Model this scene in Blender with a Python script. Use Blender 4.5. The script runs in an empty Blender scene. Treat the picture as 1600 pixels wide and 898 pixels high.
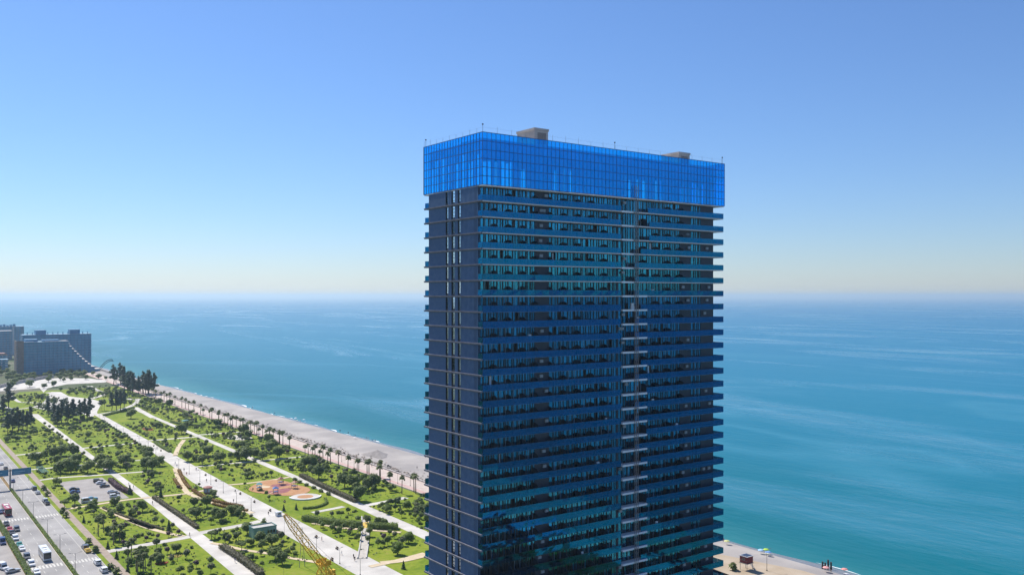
import bpy, math, random
from mathutils import Vector, Matrix
scene = bpy.context.scene
R = math.radians
rng = random.Random(11)

# ------------------------------------------------------------------ camera
CAM_H = 92.0
cam_d = bpy.data.cameras.new('camera'); cam = bpy.data.objects.new('camera', cam_d)
scene.collection.objects.link(cam)
cam.location = (0, 0, CAM_H); cam.rotation_euler = (R(90), 0, 0)
cam_d.sensor_width = 36; cam_d.lens = 36 * 1380 / 1600
cam_d.shift_y = 13 / 1600
cam_d.clip_start = 1; cam_d.clip_end = 300000
scene.camera = cam
# ------------------------------------------------------------------ sky, sun, exposure
SUN_AZ, SUN_EL = R(-42), R(49)
world = bpy.data.worlds.new('World'); scene.world = world; world.use_nodes = True
wn = world.node_tree.nodes; wn.clear()
sky = wn.new('ShaderNodeTexSky'); sky.sky_type = 'NISHITA'; sky.sun_disc = False
sky.sun_elevation = SUN_EL; sky.sun_rotation = SUN_AZ
sky.altitude = 2200; sky.air_density = 1.5; sky.dust_density = 0.8; sky.ozone_density = 10.0
bg = wn.new('ShaderNodeBackground'); bg.inputs['Strength'].default_value = 0.080
wo = wn.new('ShaderNodeOutputWorld')
wb = wn.new('ShaderNodeVectorMath'); wb.operation = 'MULTIPLY'; wb.inputs[1].default_value = (.95, .955, 1.05)   # white balance
sat = wn.new('ShaderNodeHueSaturation'); sat.inputs['Saturation'].default_value = 1.0                              # colour response
world.node_tree.links.new(sky.outputs[0], wb.inputs[0]); world.node_tree.links.new(wb.outputs[0], sat.inputs['Color']); world.node_tree.links.new(sat.outputs[0], bg.inputs[0]); world.node_tree.links.new(bg.outputs[0], wo.inputs[0])
sl = bpy.data.lights.new('sun', 'SUN'); sl.energy = 4.2; sl.angle = R(0.53); sl.color = (1.0, 0.95, 0.87)
sun = bpy.data.objects.new('sun', sl); scene.collection.objects.link(sun)
sdir = Vector((math.sin(SUN_AZ) * math.cos(SUN_EL), math.cos(SUN_AZ) * math.cos(SUN_EL), math.sin(SUN_EL)))
sun.rotation_euler = sdir.to_track_quat('Z', 'Y').to_euler(); sun.location = (0, 0, 400)
vs = scene.view_settings; vs.view_transform = 'Standard'; vs.look = 'None'; vs.exposure = 0.6; vs.gamma = 1.0

# ------------------------------------------------------------------ frame of the place: s runs seaward, t runs up the coast
TH = math.atan2(1380, 1880)
U = Vector((math.cos(TH), math.sin(TH), 0)); V = Vector((-math.sin(TH), math.cos(TH), 0))
def W(s, t, z=0.0): return U * s + V * t + Vector((0, 0, z))

HAZE = 9.0e-5
# places of plants, cars and furniture on the ground, in (s, t) metres
D = {
 'BROAD': [(102.6, 517.1),(103.9, 504.7),(113.1, 509.4),(128.4, 519.1),(84.7, 533.7),(87.1, 517.1),(92.7, 527.8),(76.4, 544.9),(91.7, 562.6),(87.1, 558.5),(97.5, 558.3),(82.5, 508.3),(87, 506.3),(93.7, 500.1),(92.6, 524.3),(102.1, 502.3),(103.5, 497.1),(75.2, 428.8),(145.5, 503.5),(159.2, 511.7),(148.9, 488.8),(159.2, 489.8),(169.8, 489.2),(171.8, 484.1),(178.4, 490.2),(180.2, 481.5),(189, 482.4),(130.4, 529.1),(121.7, 484.2),(120.6, 491.3),(192.7, 502.6),(129.2, 498.2),(186.4, 389.7),(188.7, 386.6),(193, 377.8),(199.1, 515.1),(190.5, 483.2),(201.7, 527),(179.3, 360.1),(184.8, 416.3),(196, 378.3),(190.2, 445.8),(192.9, 443.8),(164.5, 323),(167.3, 314),(166, 315.9),(115.8, 297.5),(115.8, 290.9),(120.6, 313),(90.4, 326.4),(96, 397.6),(110.7, 370.7),(117.7, 361.7),(119.3, 335.3),(119.1, 320.6),(121.4, 315),(120.3, 388.2),(116.4, 393.2),(199.8, 776.4),(170.9, 604.5),(199.6, 558.9),(199.8, 620.8),(202.6, 576.2),(161.5, 703.1),(202.3, 750.8),(134.8, 1003.8),(118.7, 1004.2),(155.2, 994.7)],
 'UMBR': [(106.1, 336.6),(110.2, 315.4),(113.8, 329.3),(70.3, 423.7)],
 'LIME': [(163.7, 288.1),(188.2, 332.6),(153.3, 277.6)],
 'PINE': [(77.5, 674.2),(81.5, 684.2),(83.8, 677.3),(90, 683.3),(88.5, 689.7),(94.8, 701.8),(110.1, 690.6),(115.7, 709.9),(118.2, 702.1),(123.4, 710.3),(129.4, 718.4),(133.3, 721.9),(138.4, 731.2),(111.2, 713.2),(160.2, 760.5),(163.3, 758.2),(166.5, 759.6),(172.6, 774.1),(113.9, 755.8),(86, 776.3),(95.7, 826.7),(209.4, 985.1),(207, 928.1),(202.7, 893.6),(206.4, 890.9),(213.5, 880.6),(216.1, 873.5),(217.4, 991.7),(203.2, 888.1),(201.4, 869.3),(205.7, 866.1),(210.8, 862.4),(215.4, 869),(219.4, 866.1)],
 'SLIM': [(119.5, 841),(121.4, 839.6),(123.8, 821.6),(125.1, 797.5),(131.1, 793.1),(133.8, 798.7),(154, 765.1),(152.7, 766),(156.2, 767.2),(110.6, 823.5)],
 'CONE': [(96.3, 358.2),(110.1, 334.5),(110.8, 332.3),(109.5, 420.5),(99.5, 435.1),(71.4, 331.2),(71.7, 346.4),(72, 391.9),(71.1, 313.7),(145, 362.7),(150, 361.3),(146.7, 261.7),(194.7, 653.7)],
 'PALM': [(205.8, 505.7),(205.1, 476.4),(201.7, 472.9),(202.5, 464.5),(205.6, 468.1),(201.9, 453.5),(205.9, 458.2),(201.6, 442.7),(205.4, 447.3),(205.7, 437.9),(204.2, 423.3),(205.7, 415.5),(207.6, 417.5),(206.8, 406.5),(207.6, 406),(204.3, 388.2),(201.2, 371.8),(201.9, 361.6),(208.1, 361.2),(207.1, 357.8),(206.7, 523.4),(206.8, 518.7),(210.6, 550),(211.3, 400.1),(214.3, 826.4),(213.1, 809.1),(213.8, 799.8),(213.9, 791),(214.7, 782),(213.5, 766.3),(210.5, 744.7),(211.3, 736.5),(212.6, 728),(212.2, 713.6),(205.2, 671),(216, 696.6),(207.6, 662.8),(208, 659.4),(208, 644),(213.5, 652.2),(206.6, 627.2),(211.2, 632.6),(205.6, 610.9),(207.5, 612.4),(207.3, 604.2),(209.5, 602.6),(209.3, 597.3),(212.4, 600.4),(208, 582.4),(208.6, 579.4),(209, 569),(212.2, 579.4),(209.9, 560.9),(204.4, 553),(209.2, 547.1),(206.3, 544.6),(209.1, 540.2),(207.9, 527.6)],
 'GPALM': [(72.5, 366.8),(75.3, 371.6),(74.5, 350.4),(76.4, 357.4),(77.1, 352.6),(78.1, 354),(74.3, 327.2),(75.9, 329.7),(73.4, 312),(73.1, 308.9),(74.9, 309.2),(76.1, 311.4),(76.5, 305.6)],
 'SPALM': [(68.2, 414.2),(67.1, 355.8),(68.7, 468.3),(68.2, 453.9),(66.7, 318.6),(67.3, 312.3),(67.9, 405.1),(67.1, 343.8),(231.2, 191.9)],
 'RLAMP': [(57.5, 469.9),(57.3, 440.5),(56.9, 410.6),(55.8, 375.8),(56, 349.1),(55.6, 320.9)],
 'WLAMP': [(133.9, 524.6),(135.2, 483.9),(135.5, 466.3),(134.5, 445),(136.4, 433.9),(135.4, 412.4),(133.4, 388.3),(134, 371.7),(146.4, 480.5),(129.5, 494.6),(132.9, 319.5),(130.7, 296.3),(131.9, 279.7),(132, 264.4),(140.9, 709.9),(138.7, 681.1),(137.5, 637.8),(139.3, 627.2),(136.9, 575.3),(136.4, 551.3),(103.1, 601),(137.4, 577.2),(139.2, 562.9)],
 'PLAMP': [(210.9, 381.9),(213.5, 374.1),(211.2, 430.3),(213.6, 450.6),(239.9, 184.9)],
 'BENCH': [(141.1, 457.6),(141, 440.8),(140.7, 404.8),(140.2, 385.1),(140, 365.6),(141.9, 545.1),(142.9, 565.1),(138.8, 315.2),(138.5, 296.2),(131.3, 284.9),(151.2, 377.5)],
 'PERS': [(261.2, 536.7),(266, 511.9),(266.1, 509.2),(258.3, 499.9),(259.1, 498.3),(234.1, 403.1),(255.8, 431.2),(265.7, 612.3),(269, 659.9),(257.6, 523.3),(279.9, 548.5),(258.3, 218.7),(255.1, 195.5),(137.1, 497.5),(138.4, 282.4),(132.7, 390.2),(266.6, 705.1),(66.4, 498.6)],
 'PILE': [(260.1, 177.7),(260.4, 176.9),(262.2, 177),(262.2, 175.9)],
 'UMB': [(260, 199),(258, 199.7),(257.9, 196.5),(257.3, 214.4),(258.9, 174.1),(262.2, 169.4),(258.3, 617.8),(253.6, 510.8),(260, 606.6)],
 'HEDGE_gold1': [(133.8, 478.5),(130, 459.8),(126.9, 442.3),(125.4, 430)],
 'HEDGE_gold2': [(125.5, 426),(124.9, 412.8),(125.7, 401.4),(128.6, 390.2),(132.8, 379.4)],
 'HEDGE_gold3': [(124.2, 392.4),(126.5, 384),(132.2, 371.3)],
 'HEDGE_gold4': [(125.5, 457.3),(123.5, 444.8),(121.9, 432.6)],
 'HEDGE_brown1': [(106.3, 420.4),(106.4, 355.4)],
 'HEDGE_brown2': [(105.5, 322.8),(105.9, 303.6),(105.5, 283)],
 'HEDGE_brown3': [(179.7, 426.5),(177.7, 391.8),(176.9, 358.2)],
 'HEDGE_green1': [(145.7, 343.1),(152, 330.2),(159.8, 319.5)],
 'HEDGE_green2': [(162.1, 316.8),(164.8, 311.9),(170.1, 308)],
 'HEDGE_green3': [(180.3, 664.3),(184.6, 643.4),(191.4, 632.6)],
 'HEDGE_green4': [(147.2, 578.9),(145.8, 558.1),(145.4, 537.9)],
 'HEDGE_green5': [(148.4, 730.5),(163.7, 747),(178.2, 766.1)],
 'HEDGE_green6': [(205.6, 740.7),(203.1, 713.1),(199.8, 681.5)],
 'HEDGE_low1': [(88.7, 387.8),(91.9, 373.1),(95.2, 361.6)],
 'HEDGE_low2': [(152.9, 360.8),(158.1, 359.3),(165.1, 363.7),(168.4, 372.5)],
 'HEDGE_red1': [(98.7, 471.2),(98.2, 450.1),(99.9, 435.5)],
 'HEDGE_low3': [(83.6, 414),(87.1, 394.9),(90.5, 379.6),(93, 367.9)],
 'TAN1': [(165.3, 579.4),(155.3, 555.4),(145.1, 526.5),(145.4, 525.7)],
 'TAN2': [(134, 486.3),(129.1, 463.4),(125.3, 443.4),(122.2, 424.6),(122.4, 414.6),(124, 402.7),(127.1, 385.8),(133, 366.6)],
 'TAN3': [(83.4, 415.5),(86.6, 392.6),(92.3, 364.9),(87.5, 385.7),(90.8, 368.4),(94.7, 355.8),(98.7, 346.9)],
 'TAN4': [(104.4, 331.4),(107.4, 325.2),(110.9, 315.8),(117.3, 304.4),(120.2, 297.3),(125.3, 287.5),(128.5, 280.8)],
 'TAN5': [(146.5, 336.2),(152.9, 322.6),(158.4, 315.3),(168.5, 302.6)],
 'TAN6': [(138.6, 270.5),(148, 270.9),(161.7, 273)],
 'W1': [(174.6, 350.7),(186.7, 351.5),(199.5, 353.4)],
 'W2': [(174.3, 351),(173.3, 333.5),(173.4, 310.5),(172.4, 288.7)],
 'W3': [(153.6, 352.4),(162.7, 353.6),(169.1, 354.7)],
 'CANAL': [(168.5, 332.7),(160.3, 316.2),(157.7, 311.4),(148.4, 294.2),(140.8, 280.7)],
 'PLAZA1': [(112.1, 822.9),(125.5, 856.6),(144.9, 943.6),(152.3, 938.2),(151.6, 891.8),(164, 857.8),(166.6, 826.4),(146.3, 748.5),(138.2, 723.1),(138, 778.6),(119.3, 792.3)],
 'PLAZA2': [(111.2, 1027.5),(161.4, 1093),(178.4, 1099.4),(202.9, 1071.9),(213.5, 1036.4),(207.6, 1014.2),(170.9, 1015.8),(148.3, 984.8),(138, 941.7),(141.6, 989.7),(106, 979.2)],
 'WP1': [(185.6, 980.7),(183.1, 931.4),(182.6, 895),(165.1, 859.8)],
 'WP2': [(198.4, 835.3),(187.5, 799.4),(175.9, 775.5),(171.1, 763.7)],
 'WP3': [(190.1, 841.4),(193.8, 829.6),(198.4, 835.3)],
 'P3N': [(180.4, 772.2),(176.2, 696.8)],
 'WP4': [(148.4, 744.2),(162, 755.5),(177.3, 778.4)],
 'WP5': [(109.6, 943.6),(108.5, 874.4),(114.9, 861.1),(131.1, 840.8)],
 'WP6': [(92.7, 856.6),(98.6, 816.9),(111.9, 822.5)],
 'CARS_LOT': [(93.5, 473.1),(93.6, 467.6),(93.5, 458.8),(93.7, 443.4),(92.5, 432.9),(80.4, 459.8),(79.5, 453.1),(80.4, 429.4)],
 'CARS_R': [(60.8, 537.2),(66.4, 472.8),(66.2, 461.9),(65.7, 441.7),(65.8, 435.7),(65, 351.3),(64.9, 346.4),(64.7, 328.8),(64.6, 318.5),(59.4, 498.2)],
 'CARS_L': [(46.2, 405.9),(45.8, 395.5),(48.4, 394.1),(46.1, 389.6),(45.8, 379.9),(45.6, 369.1),(45.7, 363),(45.4, 350.3),(45.5, 340.3),(45.5, 329.2),(46.8, 429.9)],
 'CARS_P': [(41.6, 376.6),(37.9, 341.5),(40, 335.7)],
 'FLOWER': [(82.7, 316.5),(88.8, 322.5),(83.4, 327.2),(198, 383.2)],
}


# ------------------------------------------------------------------ helpers
COL = scene.collection
class MB:
    def __init__(self): self.v = []; self.f = []; self.m = []; self.mi = 0
    def face(self, pts):
        n = len(self.v); self.v += [tuple(p) for p in pts]; self.f.append(list(range(n, n + len(pts)))); self.m.append(self.mi)
    def box(self, x0, x1, y0, y1, z0, z1):
        n = len(self.v)
        self.v += [(x0,y0,z0),(x1,y0,z0),(x1,y1,z0),(x0,y1,z0),(x0,y0,z1),(x1,y0,z1),(x1,y1,z1),(x0,y1,z1)]
        for q in ((3,2,1,0),(4,5,6,7),(0,1,5,4),(1,2,6,5),(2,3,7,6),(3,0,4,7)):
            self.f.append([n + i for i in q]); self.m.append(self.mi)
    def prism(self, poly, z0, z1):
        n = len(self.v); k = len(poly)
        self.v += [(x, y, z0) for x, y in poly] + [(x, y, z1) for x, y in poly]
        self.f.append([n + i for i in range(k)][::-1]); self.f.append([n + k + i for i in range(k)]); self.m += [self.mi] * 2
        for i in range(k):
            j = (i + 1) % k; self.f.append([n + i, n + j, n + k + j, n + k + i]); self.m.append(self.mi)
    def prism_y(self, poly, y0, y1):           # profile in x,z pushed along y
        n = len(self.v); k = len(poly)
        self.v += [(x, y0, z) for x, z in poly] + [(x, y1, z) for x, z in poly]
        self.f.append([n + i for i in range(k)]); self.f.append([n + k + i for i in range(k)][::-1]); self.m += [self.mi] * 2
        for i in range(k):
            j = (i + 1) % k; self.f.append([n + j, n + i, n + k + i, n + k + j]); self.m.append(self.mi)
    def tube(self, p0, p1, r0, r1=None, n=6, cap=True):
        r1 = r0 if r1 is None else r1
        p0 = Vector(p0); p1 = Vector(p1); d = (p1 - p0).normalized()
        a = d.orthogonal().normalized(); b = d.cross(a); k = len(self.v)
        for p, r in ((p0, r0), (p1, r1)):
            for i in range(n):
                w = 2 * math.pi * i / n; self.v.append(tuple(p + a * (math.cos(w) * r) + b * (math.sin(w) * r)))
        for i in range(n):
            j = (i + 1) % n; self.f.append([k + i, k + j, k + n + j, k + n + i]); self.m.append(self.mi)
        if cap:
            self.f.append([k + i for i in range(n)][::-1]); self.f.append([k + n + i for i in range(n)]); self.m += [self.mi] * 2
    def lathe(self, prof, n=10, c=(0, 0, 0)):
        k = len(self.v)
        for r, z in prof:
            for i in range(n):
                w = 2 * math.pi * i / n; self.v.append((c[0] + r * math.cos(w), c[1] + r * math.sin(w), c[2] + z))
        for j in range(len(prof) - 1):
            for i in range(n):
                i2 = (i + 1) % n; self.f.append([k + j*n + i, k + j*n + i2, k + (j+1)*n + i2, k + (j+1)*n + i]); self.m.append(self.mi)
        self.f.append([k + i for i in range(n)][::-1]); self.f.append([k + (len(prof)-1)*n + i for i in range(n)]); self.m += [self.mi] * 2
    def leaf(self, p, nrm, sz, r, asp=1.0):
        nrm = nrm.normalized(); a = nrm.orthogonal().normalized(); b = nrm.cross(a)
        w = r.uniform(0, 6.283); c, s_ = math.cos(w), math.sin(w)
        e = (a * c + b * s_) * sz; g = (b * c - a * s_) * (sz * asp)
        self.face((p - e - g * .6, p + e * .3 - g, p + e + g * .5, p - e * .4 + g))
    def mesh(self, name, mats, smooth=False):
        me = bpy.data.meshes.new(name); me.from_pydata(self.v, [], self.f); me.update()
        for m in (mats if isinstance(mats, (list, tuple)) else [mats]): me.materials.append(m)
        if any(self.m): me.polygons.foreach_set('material_index', self.m)
        if smooth: me.polygons.foreach_set('use_smooth', [True] * len(me.polygons))
        return me
    def build(self, name, mats, parent=None, loc=None, rotz=0.0, smooth=False):
        return put(name, self.mesh(name, mats, smooth), parent, loc, rotz)

def put(name, me, parent=None, loc=None, rotz=0.0, scale=1.0):
    o = bpy.data.objects.new(name, me); COL.objects.link(o)
    if parent is not None: o.parent = parent
    if loc is not None: o.location = loc
    if rotz: o.rotation_euler = (0, 0, rotz)
    if scale != 1.0: o.scale = (scale,) * 3 if not isinstance(scale, tuple) else scale
    return o
def tag(o, label=None, cat=None, group=None, kind=None):
    if label: o['label'] = label
    if cat: o['category'] = cat
    if group: o['group'] = group
    if kind: o['kind'] = kind
    return o
def thing(name, label, cat, s, t, z=0.0, rotz=0.0, group=None, scale=1.0):
    o = put(name, None, None, W(s, t, z), TH + rotz, scale); o.empty_display_size = .5
    return tag(o, label, cat, group)

# ------------------------------------------------------------------ materials
def newmat(name):
    m = bpy.data.materials.new(name); m.use_nodes = True; nt = m.node_tree
    return m, nt, nt.nodes['Principled BSDF'], nt.links
def M(name, c1, c2=None, rough=.7, scale=1.0, detail=4, spec=.4, metal=0.0, bump=0.0, bscale=None, objcol=False, ior=None, vary=0.0):
    m, nt, P, lk = newmat(name); N = nt.nodes
    P.inputs['Base Color'].default_value = (*c1, 1); P.inputs['Roughness'].default_value = rough
    P.inputs['Specular IOR Level'].default_value = spec; P.inputs['Metallic'].default_value = metal
    if ior: P.inputs['IOR'].default_value = ior
    tc = N.new('ShaderNodeTexCoord'); col = None
    if c2 is not None:
        nz = N.new('ShaderNodeTexNoise'); nz.inputs['Scale'].default_value = scale; nz.inputs['Detail'].default_value = detail
        lk.new(tc.outputs['Object'], nz.inputs['Vector'])
        rp = N.new('ShaderNodeValToRGB'); rp.color_ramp.elements[0].position = .35; rp.color_ramp.elements[1].position = .65
        rp.color_ramp.elements[0].color = (*c1, 1); rp.color_ramp.elements[1].color = (*c2, 1)
        lk.new(nz.outputs['Fac'], rp.inputs[0]); col = rp.outputs[0]
    if objcol:
        oi = N.new('ShaderNodeObjectInfo'); col = oi.outputs['Color']
    if vary:
        oi = N.new('ShaderNodeObjectInfo'); hs = N.new('ShaderNodeHueSaturation')
        mr = N.new('ShaderNodeMapRange'); mr.inputs[3].default_value = 1 - vary; mr.inputs[4].default_value = 1 + vary
        lk.new(oi.outputs['Random'], mr.inputs[0]); lk.new(mr.outputs[0], hs.inputs['Value'])
        if col: lk.new(col, hs.inputs['Color'])
        else: hs.inputs['Color'].default_value = (*c1, 1)
        col = hs.outputs[0]
    if col: lk.new(col, P.inputs['Base Color'])
    if bump:
        nb = N.new('ShaderNodeTexNoise'); nb.inputs['Scale'].default_value = bscale or scale * 4; nb.inputs['Detail'].default_value = 3
        lk.new(tc.outputs['Object'], nb.inputs['Vector'])
        bp = N.new('ShaderNodeBump'); bp.inputs['Strength'].default_value = bump; bp.inputs['Distance'].default_value = .05
        lk.new(nb.outputs['Fac'], bp.inputs['Height']); lk.new(bp.outputs[0], P.inputs['Normal'])
    return m
def LEAF(name, dark, light, trans=.35):
    m, nt, P, lk = newmat(name); N = nt.nodes
    ge = N.new('ShaderNodeNewGeometry'); oi = N.new('ShaderNodeObjectInfo')
    ad = N.new('ShaderNodeMath'); ad.operation = 'MULTIPLY_ADD'; ad.inputs[1].default_value = .65
    mu = N.new('ShaderNodeMath'); mu.operation = 'MULTIPLY'; mu.inputs[1].default_value = .35
    lk.new(oi.outputs['Random'], mu.inputs[0]); lk.new(ge.outputs['Random Per Island'], ad.inputs[0]); lk.new(mu.outputs[0], ad.inputs[2])
    mx = N.new('ShaderNodeMix'); mx.data_type = 'RGBA'; mx.inputs[6].default_value = (*dark, 1); mx.inputs[7].default_value = (*light, 1)
    lk.new(ad.outputs[0], mx.inputs[0])
    P.inputs['Roughness'].default_value = .6; P.inputs['Specular IOR Level'].default_value = .3
    lk.new(mx.outputs[2], P.inputs['Base Color'])
    tr = N.new('ShaderNodeBsdfTranslucent'); ms = N.new('ShaderNodeMixShader'); ms.inputs[0].default_value = trans
    lk.new(mx.outputs[2], tr.inputs[0]); lk.new(P.outputs[0], ms.inputs[1]); lk.new(tr.outputs[0], ms.inputs[2])
    lk.new(ms.outputs[0], N['Material Output'].inputs[0])
    return m
def GLASS(name, tint, refl, fac, rough=.02, jitter=0.0):
    """tinted coated glass: part mirror, part see-through"""
    m, nt, P, lk = newmat(name); N = nt.nodes; N.remove(P)
    g = N.new('ShaderNodeBsdfGlossy'); g.inputs['Color'].default_value = (*refl, 1); g.inputs['Roughness'].default_value = rough
    t = N.new('ShaderNodeBsdfTransparent'); t.inputs[0].default_value = (*tint, 1)
    lf = N.new('ShaderNodeLayerWeight'); lf.inputs['Blend'].default_value = .5
    lw = N.new('ShaderNodeMath'); lw.operation = 'POWER'; lw.inputs[1].default_value = 4; lk.new(lf.outputs['Facing'], lw.inputs[0])
    a = N.new('ShaderNodeMath'); a.operation = 'MULTIPLY_ADD'; a.inputs[1].default_value = 1 - fac; a.inputs[2].default_value = fac; a.use_clamp = True
    lk.new(lw.outputs[0], a.inputs[0])
    ms = N.new('ShaderNodeMixShader'); lk.new(a.outputs[0], ms.inputs[0]); lk.new(t.outputs[0], ms.inputs[1]); lk.new(g.outputs[0], ms.inputs[2])
    lk.new(ms.outputs[0], N['Material Output'].inputs[0])
    if jitter:
        oi = N.new('ShaderNodeObjectInfo'); hs = N.new('ShaderNodeHueSaturation'); hs.inputs['Color'].default_value = (*refl, 1)
        mr = N.new('ShaderNodeMapRange'); mr.inputs[3].default_value = 1 - jitter; mr.inputs[4].default_value = 1 + jitter
        lk.new(oi.outputs['Random'], mr.inputs[0]); lk.new(mr.outputs[0], hs.inputs['Value']); lk.new(hs.outputs[0], g.inputs['Color'])
    return m

def GRASS():
    m, nt, P, lk = newmat('lawn_grass'); N = nt.nodes; tc = N.new('ShaderNodeTexCoord')
    P.inputs['Roughness'].default_value = .9; P.inputs['Specular IOR Level'].default_value = .1
    n1 = N.new('ShaderNodeTexNoise'); n1.inputs['Scale'].default_value = .045; n1.inputs['Detail'].default_value = 6; n1.inputs['Roughness'].default_value = .65
    n2 = N.new('ShaderNodeTexNoise'); n2.inputs['Scale'].default_value = .5; n2.inputs['Detail'].default_value = 4
    for n in (n1, n2): lk.new(tc.outputs['Object'], n.inputs['Vector'])
    mx = N.new('ShaderNodeMix'); mx.inputs[0].default_value = .38; lk.new(n1.outputs['Fac'], mx.inputs[2]); lk.new(n2.outputs['Fac'], mx.inputs[3])
    rp = N.new('ShaderNodeValToRGB'); e = rp.color_ramp.elements; e[0].position = .34; e[0].color = (.10, .165, .008, 1); e[1].position = .70; e[1].color = (.28, .23, .06, 1)
    for p, c in ((.45, (.14, .205, .012)), (.53, (.20, .25, .018)), (.61, (.235, .265, .03))): k = e.new(p); k.color = (*c, 1)
    lk.new(mx.outputs[0], rp.inputs[0]); lk.new(rp.outputs[0], P.inputs['Base Color'])
    bp = N.new('ShaderNodeBump'); bp.inputs['Strength'].default_value = .6; bp.inputs['Distance'].default_value = .1; lk.new(n2.outputs['Fac'], bp.inputs['Height']); lk.new(bp.outputs[0], P.inputs['Normal'])
    return m
m_grass = GRASS()
m_land = M('mixed_land', (.05, .085, .02), (.16, .15, .11), .95, .02, 6, .1)
m_paving = M('pale_paving', (.44, .41, .37), (.60, .565, .51), .8, .11, 5, .3)
m_tan = M('tan_paving', (.53, .42, .27), (.62, .51, .35), .85, .3, 4, .2)
m_asphalt = M('worn_asphalt', (.24, .228, .22), (.36, .342, .325), .85, .07, 6, .3)
m_lot = M('parking_asphalt', (.30, .275, .255), (.37, .34, .315), .9, .15, 5, .2)
m_walk = M('pinkish_sidewalk', (.30, .235, .19), (.37, .30, .24), .85, .5, 4, .2)
m_paint = M('road_paint', (.48, .46, .41), (.58, .56, .51), .7, 2, 3, .3)
m_kerb = M('kerb_concrete', (.42, .40, .37), (.52, .50, .46), .8, 1, 3, .3)
m_prom = M('pale_pink_promenade', (.47, .385, .33), (.55, .46, .40), .8, .3, 4, .2)
m_bike = M('pink_cycle_lane', (.48, .30, .27), (.53, .36, .32), .8, .4, 4, .2)
m_beach = M('grey_pebbles', (.30, .275, .26), (.41, .375, .345), .9, .05, 8, .2, bump=.8, bscale=.6)
m_sandy = M('sandy_ground', (.36, .28, .19), (.45, .37, .28), .9, .12, 6, .2, bump=.5, bscale=1)
m_wet = M('wet_pebbles', (.15, .135, .14), (.20, .18, .175), .25, .3, 5, .5)
m_soil = M('bed_soil', (.20, .13, .06), (.27, .19, .09), .95, .6, 4, .1)
m_concrete = M('bare_concrete', (.44, .39, .36), (.54, .49, .45), .85, .5, 6, .2)
m_white = M('white_paint', (.74, .74, .73), (.82, .82, .80), .6, .8, 3, .4)
m_steel = M('grey_steel', (.22, .23, .24), None, .45, spec=.5, metal=.4)
m_dark = M('dark_metal', (.03, .032, .036), None, .5)
m_bark = M('bark', (.10, .07, .045), (.16, .115, .075), .9, 3, 4, .1)
m_pbark = M('palm_bark', (.20, .15, .10), (.28, .22, .15), .9, 4, 3, .1)
m_brush = M('dead_fronds', (.26, .19, .10), (.34, .26, .15), .95, 3, 3, .1)
l_broad = LEAF('leaf_green', (.08, .145, .045), (.31, .38, .09), .55)
l_lime = LEAF('leaf_lime', (.10, .18, .018), (.28, .38, .05), .5)
l_pine = LEAF('needle_dark', (.035, .08, .06), (.12, .19, .10), .4)
l_cone = LEAF('needle_blue_green', (.03, .07, .035), (.10, .16, .07), .35)
l_palm = LEAF('frond_green', (.07, .12, .03), (.25, .28, .08), .45)
l_shrub = LEAF('shrub_green', (.085, .15, .04), (.31, .39, .085), .55)
l_purple = LEAF('leaf_purple', (.07, .035, .045), (.17, .09, .11), .3)
l_gold = LEAF('hedge_gold', (.16, .085, .012), (.34, .20, .03), .3)
l_brown = LEAF('hedge_brown', (.075, .075, .035), (.20, .175, .09), .3)
l_tuft = LEAF('tuft_green', (.035, .065, .012), (.12, .17, .03), .3)
l_olive = LEAF('leaf_olive', (.09, .12, .05), (.25, .27, .13), .4)
l_red = LEAF('flower_red', (.38, .05, .02), (.55, .12, .04), .2)
l_yel = LEAF('flower_yellow', (.40, .30, .03), (.58, .48, .08), .2)

# ------------------------------------------------------------------ ground, sea and beach
def shore(t):
    pts = [(-90000, 266), (100, 265), (170, 264), (500, 262), (760, 256), (985, 249), (1150, 247), (90000, 247)]
    for (a, sa), (b, sb) in zip(pts, pts[1:]):
        if a <= t <= b: return sa + (sb - sa) * (t - a) / (b - a)
def sheet(name, poly, z, mat, kind='structure'):
    b = MB(); b.face([(x, y, 0) for x, y in poly]); a = sum((poly[i][0]*poly[(i+1) % len(poly)][1] - poly[(i+1) % len(poly)][0]*poly[i][1]) for i in range(len(poly)))
    if a < 0: b.f[0].reverse()
    o = b.build(name, mat, None, (0, 0, z), TH); tag(o, kind=kind); return o
_zi = [0]
def strip(name, pts, width, mat, z=None):
    _zi[0] += 1; z = z or .05 + .004 * _zi[0]
    b = MB(); n = len(pts); L = []; Rr = []
    for i, p in enumerate(pts):
        a = Vector(pts[max(i - 1, 0)]); c = Vector(pts[min(i + 1, n - 1)]); d = (c - a).normalized(); nn = Vector((-d.y, d.x))
        w = width[i] if isinstance(width, (list, tuple)) else width
        L.append(Vector(p) + nn * w / 2); Rr.append(Vector(p) - nn * w / 2)
    for i in range(n - 1): b.face([(*Rr[i], 0), (*Rr[i+1], 0), (*L[i+1], 0), (*L[i], 0)])
    o = b.build(name, mat, None, (0, 0, z), TH); tag(o, kind='structure'); return o
def smooth(pts, k=4):
    P_ = [Vector(p) for p in pts]; out = []
    for i in range(len(P_) - 1):
        p0 = P_[max(i-1, 0)]; p1 = P_[i]; p2 = P_[i+1]; p3 = P_[min(i+2, len(P_)-1)]
        for j in range(k):
            x = j / k; out.append(tuple(.5 * (2*p1 + (p2-p0)*x + (2*p0-5*p1+4*p2-p3)*x*x + (3*p1-p0-3*p2+p3)*x**3)))
    out.append(tuple(P_[-1])); return out

BIG = 60000
sheet('ground', [(-BIG, -BIG), (223, -BIG), (223, BIG), (-BIG, BIG)], 0, m_land)
sheet('park_lawn', [(70.5, 215), (208, 215), (208, 960), (120, 960), (66, 760)], .03, m_grass)
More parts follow.
